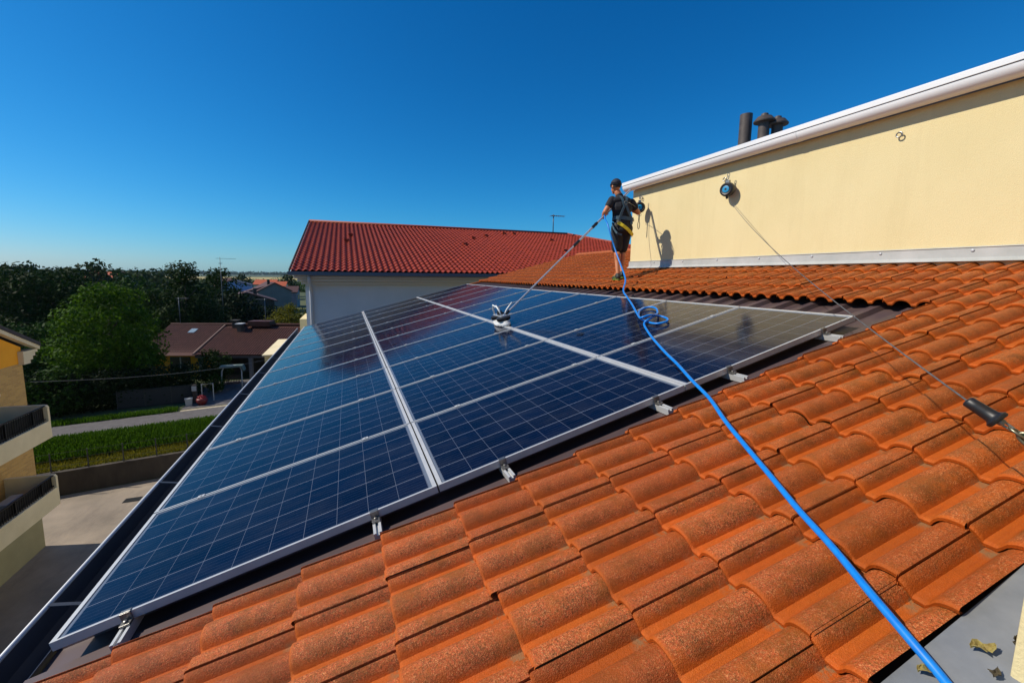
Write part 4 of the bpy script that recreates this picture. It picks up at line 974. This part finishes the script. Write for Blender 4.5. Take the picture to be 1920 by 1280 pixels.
for (r, h) in ((-.14, 1.0), (-.165, .955), (.165, 1.03)): sub(MB().box(-.016, .016, -.008, .008, -.022, .022, Matrix.Translation(B(r, -.135 if abs(r) < .16 else -.11, h))).build('buckle', STEEL, None, bevel=.003))
MB().tube([J['wrL']-Vector((.0, 0, .0)), J['wrL'].lerp(J['elL'], .12)], .034, 10).build('wrist_watch', BLACK, man)

# ------------------------------------------------------------------ telescopic pole and brush head
PM_ = mat('pole_grey', (.55, .57, .60), .35, .6)
pole = empty('cleaning_pole', PB, label='long telescopic cleaning pole with white brush head, held by the man', cat='cleaning pole')
dP = PT-PB; LP = dP.length
MB().tube([dP*.0, dP*.50], .013, 12).build('lower_tube', PM_, pole, smooth=True, angle=40)
MB().tube([dP*.495, dP*1.0], .018, 12).build('upper_tube', PM_, pole, smooth=True, angle=40)
for t in (.655, .50):
    MB().tube([dP*(t-.022), dP*(t-.008), dP*(t+.0), dP*(t+.012), dP*(t+.024)], [.022, .028, .024, .029, .021], 12).build('clamp_collar', BLACK, pole, smooth=True, angle=40)
bc = RP(3.40, 3.49, 0)-PB
def bl_(mb, name, m, par=pole, **k):
    o = mb.build(name, m, None, **k); o.location = bc; o.rotation_euler = (0, -SL, R(0)); o.parent = par; return o
BRW = mat('white_bristles', (.62, .63, .62), .8); BRW = noisy('white_bristles', (.62, .63, .63), (.82, .82, .81), 90, .9, stretch=(1, 1, .1))
dk = []
g = random.Random(2)
mb = MB()
for i in range(420):
    a = g.uniform(0, 6.28); r = math.sqrt(g.random()); x, y = .085*r*math.cos(a), .24*r*math.sin(a); mb.tube([(x*.85, y*.85, .055), (x+.012*math.cos(a), y+.012*math.sin(a), .006)], .0045, 4, cap=False)
br_ = bl_(mb, 'bristles', BRW)
bl_(MB().lathe([(.93, .004), (1.08, .012), (1.10, .040), (1.0, .0515)], (0, 0, 0), 30, Matrix.Diagonal((.085, .235, 1))), 'bristle_skirt', BRW, smooth=True, angle=40)
bl_(MB().lathe([(1, .052), (1.04, .060), (1.0, .070), (.9, .073)], (0, 0, 0), 28, Matrix.Diagonal((.085, .235, 1))), 'brush_plate', mat('white_block', (.68, .68, .66), .5), smooth=True, angle=40)
for y in (-.12, .12): bl_(MB().lathe([(.088, .074), (.10, .085), (.10, .118), (.07, .13), (.05, .132)], (0, y, 0), 22), 'rubber_wheel', BLACK, smooth=True, angle=50)
bl_(MB().box(-.05, .05, -.17, .17, .128, .142), 'bracket_plate', PM_, bevel=.004)
mb = MB()
for s_ in (-1, 1): mb.tube([(-.03, s_*.14, .14), (-.04, s_*.13, .22), (-.05, s_*.07, .29), (0.0, s_*.02, .24), (.0, 0, .17)], .011, 10)
mb.tube([(.03, -.1, .14), (.10, -.06, .20), (.16, -.16, .29)], .011, 10)
bl_(mb, 'hoop_frame', mat('white_tube', (.72, .73, .72), .35), smooth=True)
bl_(MB().box(-.03, .03, -.035, .035, .142, .20), 'swivel_block', BLACK, bevel=.006)
MB().tube([bc+Vector((-.03, 0, .16)), Vector((0, 0, 0)), dP*.02], [.02, .022, .018], 10).build('socket', BLACK, pole, smooth=True)

# ------------------------------------------------------------------ blue water hose
def smooth_path(pts, n=8):
    P_ = [Vector(p) for p in pts]; out = []
    for i in range(len(P_)-1):
        a, b, c, e = P_[max(i-1, 0)], P_[i], P_[i+1], P_[min(i+2, len(P_)-1)]
        for j in range(n):
            t = j/n; out.append(.5*((2*b)+(c-a)*t+(2*a-5*b+4*c-e)*t*t+(3*b-a-3*c+e)*t*t*t))
    return out+[P_[-1]]
hr = .0112
pts = [RP(2.425, -1.833, -.010), RP(2.475, -1.755, -.010), RP(2.518, -1.685, -.010), RP(2.553, -1.622, -.004), RP(2.585, -1.545, .012), RP(2.63, -1.45, .022), RP(2.72, -1.29, .022), RP(2.80, -1.13, .022), RP(2.90, -.95, .022), RP(3.01, -.75, .022), RP(3.14, -.52, .022), RP(3.29, -.28, .022), RP(3.42, -.02, .022), RP(3.58, .28, .02),
       RP(3.715, 0.557, 0.020), RP(3.917, 0.939, 0.020), RP(4.072, 1.205, 0.020), RP(4.192, 1.387, 0.020), RP(4.228, 1.391, 0.045), RP(4.290, 1.397, 0.055), RP(4.40, 1.46, 0.05), RP(4.543, 1.593, 0.020), RP(4.671, 1.758, 0.020), RP(4.713, 1.887, 0.020), RP(4.654, 1.936, 0.020), RP(4.539, 1.885, 0.020), RP(4.414, 1.748, 0.020), RP(4.323, 1.605, 0.020), RP(4.266, 1.454, 0.020), RP(4.252, 1.290, 0.020), RP(4.326, 1.237, 0.020), RP(4.403, 1.283, 0.020), RP(4.445, 1.370, 0.020), RP(4.42, 1.43, 0.040), RP(4.30, 1.400, 0.085), RP(4.21, 1.42, 0.085), RP(4.249, 1.517, 0.060), RP(4.492, 1.888, 0.022), RP(4.75, 2.30, .02), RP(5.0, 2.72, .022), RP(5.20, 3.06, .05)]
top = [Vector((5.335, 3.440, 1.500)), Vector((5.462, 3.750, 1.731)), Vector((5.488, 3.900, 1.902)), Vector((5.486, 4.000, 2.067)), Vector((5.448, 4.050, 2.247)), Vector((5.444, 4.150, 2.434)), Vector((5.505, 4.330, 2.565)), Vector((5.62, 4.46, 2.68)), Vector((5.9, 4.60, 2.87)), Vector((6.2, 4.72, 3.085)), Vector((6.33, 4.765, 3.175))]
path = smooth_path(pts+top); rs = [hr if i < len(path)*.72 else .0125 if i < len(path)*.93 else .007 for i in range(len(path))]
hs_o = MB().tube(path, rs, 12).build('water_hose', HOSE, None, smooth=True); tag(hs_o, 'bright blue water hose snaking over tiles and panels up to the man', 'hose')
tw = MB().tube(smooth_path([Vector((6.33, 4.745, 3.17)), Vector((6.24, 4.80, 3.05)), Vector((6.17, 4.80, 2.80)), Vector((6.12, 4.72, 2.45)), Vector((6.10, 4.62, 2.1)), Vector((6.02, 4.50, 1.72))]), .006, 6)
tag(tw.build('thin_line', BLACK, None, smooth=True), 'thin dark line drooping from the upper end of the pole behind the man', 'cord')

# ------------------------------------------------------------------ fall arrest reels, cables, snap hook
def reel(c, tilt, label, scale=1.0, yaw=0):
    root = empty('fall_arrest_reel', c, (0, 0, yaw), label=label, cat='safety reel')
    Mx = Matrix.Rotation(-math.pi/2, 3, 'Y') @ Matrix.Rotation(0, 3, 'Z'); s_ = scale
    MB().lathe([(.02, -.058), (.075, -.055), (.098, -.038), (.105, -.01), (.105, .012), (.098, .038), (.078, .052), (.074, .050), (.02, .049)], (0, 0, 0), 28, Mx @ Matrix.Diagonal((s_, s_, s_))).build('housing', BLACK, root, smooth=True, angle=35)
    MB().lathe([(.050, .0505), (.050, .056), (.043, .058), (.01, .058)], (0, 0, 0), 24, Mx @ Matrix.Diagonal((s_, s_, s_))).build('round_label', CYAN, root, smooth=True, angle=35)
    MB().lathe([(.016, .0585), (.016, .0600)], (0, 0, 0), 14, Mx @ Matrix.Diagonal((s_, s_, s_))).build('centre_cap', BLACK, root)
    mb = MB(); mb.box(-.02, .02, -.028, .028, .09, .135)
    for i, z in enumerate((.150, .178)):
        ax = i % 2
        mb.tube([(.012*math.cos(q)*(1-ax), .012*math.cos(q)*ax, z+.022*math.sin(q)) for q in np.linspace(0, 2*math.pi, 13)], .004, 6)
    mb.tube([(0, .018*math.cos(q), .212+.026*math.sin(q)) for q in np.linspace(0, 2*math.pi, 13)], .005, 6)
    mb.build('carabiner', STEEL, root, smooth=True, angle=40)
    MB().tube([(0, 0, -.09), (0, 0, -.135)], [.022, .014], 12).build('cable_nozzle', BLACK, root, smooth=True)
    return root
r1 = reel((WX-.115, 2.83, 2.855), 0, 'black safety reel on the open cream wall with its long cable paid out', 1, .25)
A0 = Vector((WX-.115, 2.80, 2.72)); Hd = Vector((2.925, -1.425, 1.185)); 
cpts = [A0.lerp(Hd, t)+Vector((0, 0, -.10*4*t*(1-t))) for t in np.linspace(0, 1, 30)]
cab = MB().tube(cpts, .0026, 6).build('steel_cable', noisy('cable_steel', (.07, .07, .07), (.12, .12, .12), 60), None); tag(cab, 'thin steel cable running from the wall reel to the black snap hook grip', 'cable')
hk = empty('snap_hook', Hd, label='black rubber grip with steel swivel snap hook at the lower end of the steel cable', cat='snap hook')
dH = (Vector((2.947, -1.531, 1.117))-Hd).normalized()
HS = .42
def HQ(l, a=0, b=0):
    s1 = dH.cross(Vector((0, 0, 1))).normalized(); s2 = s1.cross(dH); return (dH*l+s1*a+s2*b)*HS
MB().tube([HQ(-.004), HQ(0), HQ(.008), HQ(.05), HQ(.10), HQ(.145), HQ(.158), HQ(.166), HQ(.182), HQ(.190)], [.006, .013, .0165, .017, .018, .019, .023, .028, .028, .024], 20).build('rubber_grip', BLACK, hk, smooth=True, angle=50)
mb = MB(); mb.tube([HQ(.186), HQ(.20), HQ(.215)], [.010, .011, .008], 12)
for s_ in (-1, 1): mb.tube([HQ(.20, 0, s_*.012), HQ(.255, 0, s_*.010)], .0035, 8)
mb.tube([HQ(.255, 0, -.014), HQ(.255, 0, .014)], .0045, 8); mb.build('ferrule', STEEL, hk, smooth=True, angle=50)
OL = mat('green_anodised', (.02, .10, .06), .3, .6); BRZ = mat('dull_steel', (.22, .21, .15), .35, .8)
mb = MB(); mb.tube([HQ(.29+.048*math.cos(q), .030*math.sin(q), 0) for q in np.linspace(0, 2*math.pi, 21)], .004, 8); mb.build('swivel_link', BRZ, hk, smooth=True)
mb = MB(); mb.tube([HQ(.37+.075*math.cos(q), 0, .036*math.sin(q)) for q in np.linspace(0, 2*math.pi, 23)], .0055, 8); mb.tube([HQ(.33, 0, .036), HQ(.40, 0, .036)], .008, 10); mb.build('carabiner', BRZ, hk, smooth=True)
MB().tube([HQ(.31, .004, .012), HQ(.36, .004, .014)], .0075, 10).build('green_gate', OL, hk, smooth=True)
sl_ = MB().tube(smooth_path([Hd+HQ(.44), Hd+HQ(.52)+Vector((.1, 0, -.02)), Vector((3.6, -1.9, 1.1))]), .008, 8); tag(sl_.build('lanyard', STRAP, None, smooth=True), 'end of a webbing lanyard clipped to the snap hook', 'lanyard')
r2 = reel((WX-.17, 4.77, 2.87), 0, 'black safety reel with blue centre hanging at the elbow of the man', 1, .9)
mb = MB(); mb.tube([(0, 0, -.13), (0, .0, -.25)], .012, 8); mb.tube([(0, .018*math.cos(q), -.33+.075*math.sin(q)) for q in np.linspace(0, 2*math.pi, 17)], .006, 6)
mb.build('cable_end', BLACK, r2, smooth=True)
t2 = MB().tube(smooth_path([Vector((WX-.17, 4.83, 2.73)), Vector((6.50, 4.62, 2.70)), Vector((6.20, 4.33, 2.76)), Vector((5.90, 4.20, 2.83))]), .004, 6); tag(t2.build('steel_cable', STEEL, None), 'thin cable joining the second reel to the back of the harness of the man', 'cable')

# ------------------------------------------------------------------ dry leaves on the flashing
DL = noisy('dry_leaf', (.20, .14, .03), (.42, .34, .10), 40, .7, .4, .003); DL2 = noisy('dark_dry_leaf', (.03, .022, .012), (.10, .075, .03), 40, .8)
def leaf_obj(v, y, h, rz, m, label, s=1.0, seed=0):
    g = np.random.default_rng(seed); n = 9; Lf = .055*s; V = []; F = []
    for i in range(n):
        t = i/(n-1); w_ = math.sin(math.pi*min(1, t*.95+.03))**.8*.017*s
        for j, e in enumerate((-1, -.5, 0, .5, 1)): V.append((Lf*(t-.5), w_*e*(1+.2*g.normal()), .006+.010*s*abs(e)+.005*math.sin(t*7)+.002*g.normal()))
    for i in range(n-1):
        for j in range(4): F.append((i*5+j, i*5+j+1, (i+1)*5+j+1, (i+1)*5+j))
    o = MB().add(V, F).build('dry_leaf', m); sd = o.modifiers.new('solid', 'SOLIDIFY'); sd.thickness = .0012
    o.location = RP(v, y, h); o.rotation_euler = (0, -SL, rz); return tag(o, label, 'leaf', 'dry leaves on the grey flashing')
leaf_obj(2.707, -1.631, -.020, -.6, DL, 'curled yellow-brown leaf on the grey flashing nearest the parapet edge', .9, 1)
leaf_obj(2.553, -1.600, -.020, -.45, DL, 'pale crumpled leaf on the grey flashing just below the blue hose', .8, 2)
leaf_obj(2.775, -1.664, -.020, .9, DL2, 'dark shrivelled leaf against the foot of the cream parapet', .75, 3)
leaf_obj(2.658, -1.668, -.020, .2, DL2, 'small brown leaf fragment at the bottom edge between hose and parapet', .5, 4)
# black dirt blotch on a panel
g = random.Random(9); sc = MB()
for i in range(9): sc.ball((g.uniform(-.05, .05), g.uniform(-.05, .05), .002), (g.uniform(.010, .022), g.uniform(.008, .020), .0022), 8, 5)
o = sc.build('stain', BLACK); o.location = RP(3.711, 1.831, 0); o.rotation_euler = ROT; tag(o, 'small broken black dirt blotch on the glass right of the brush', 'stain')
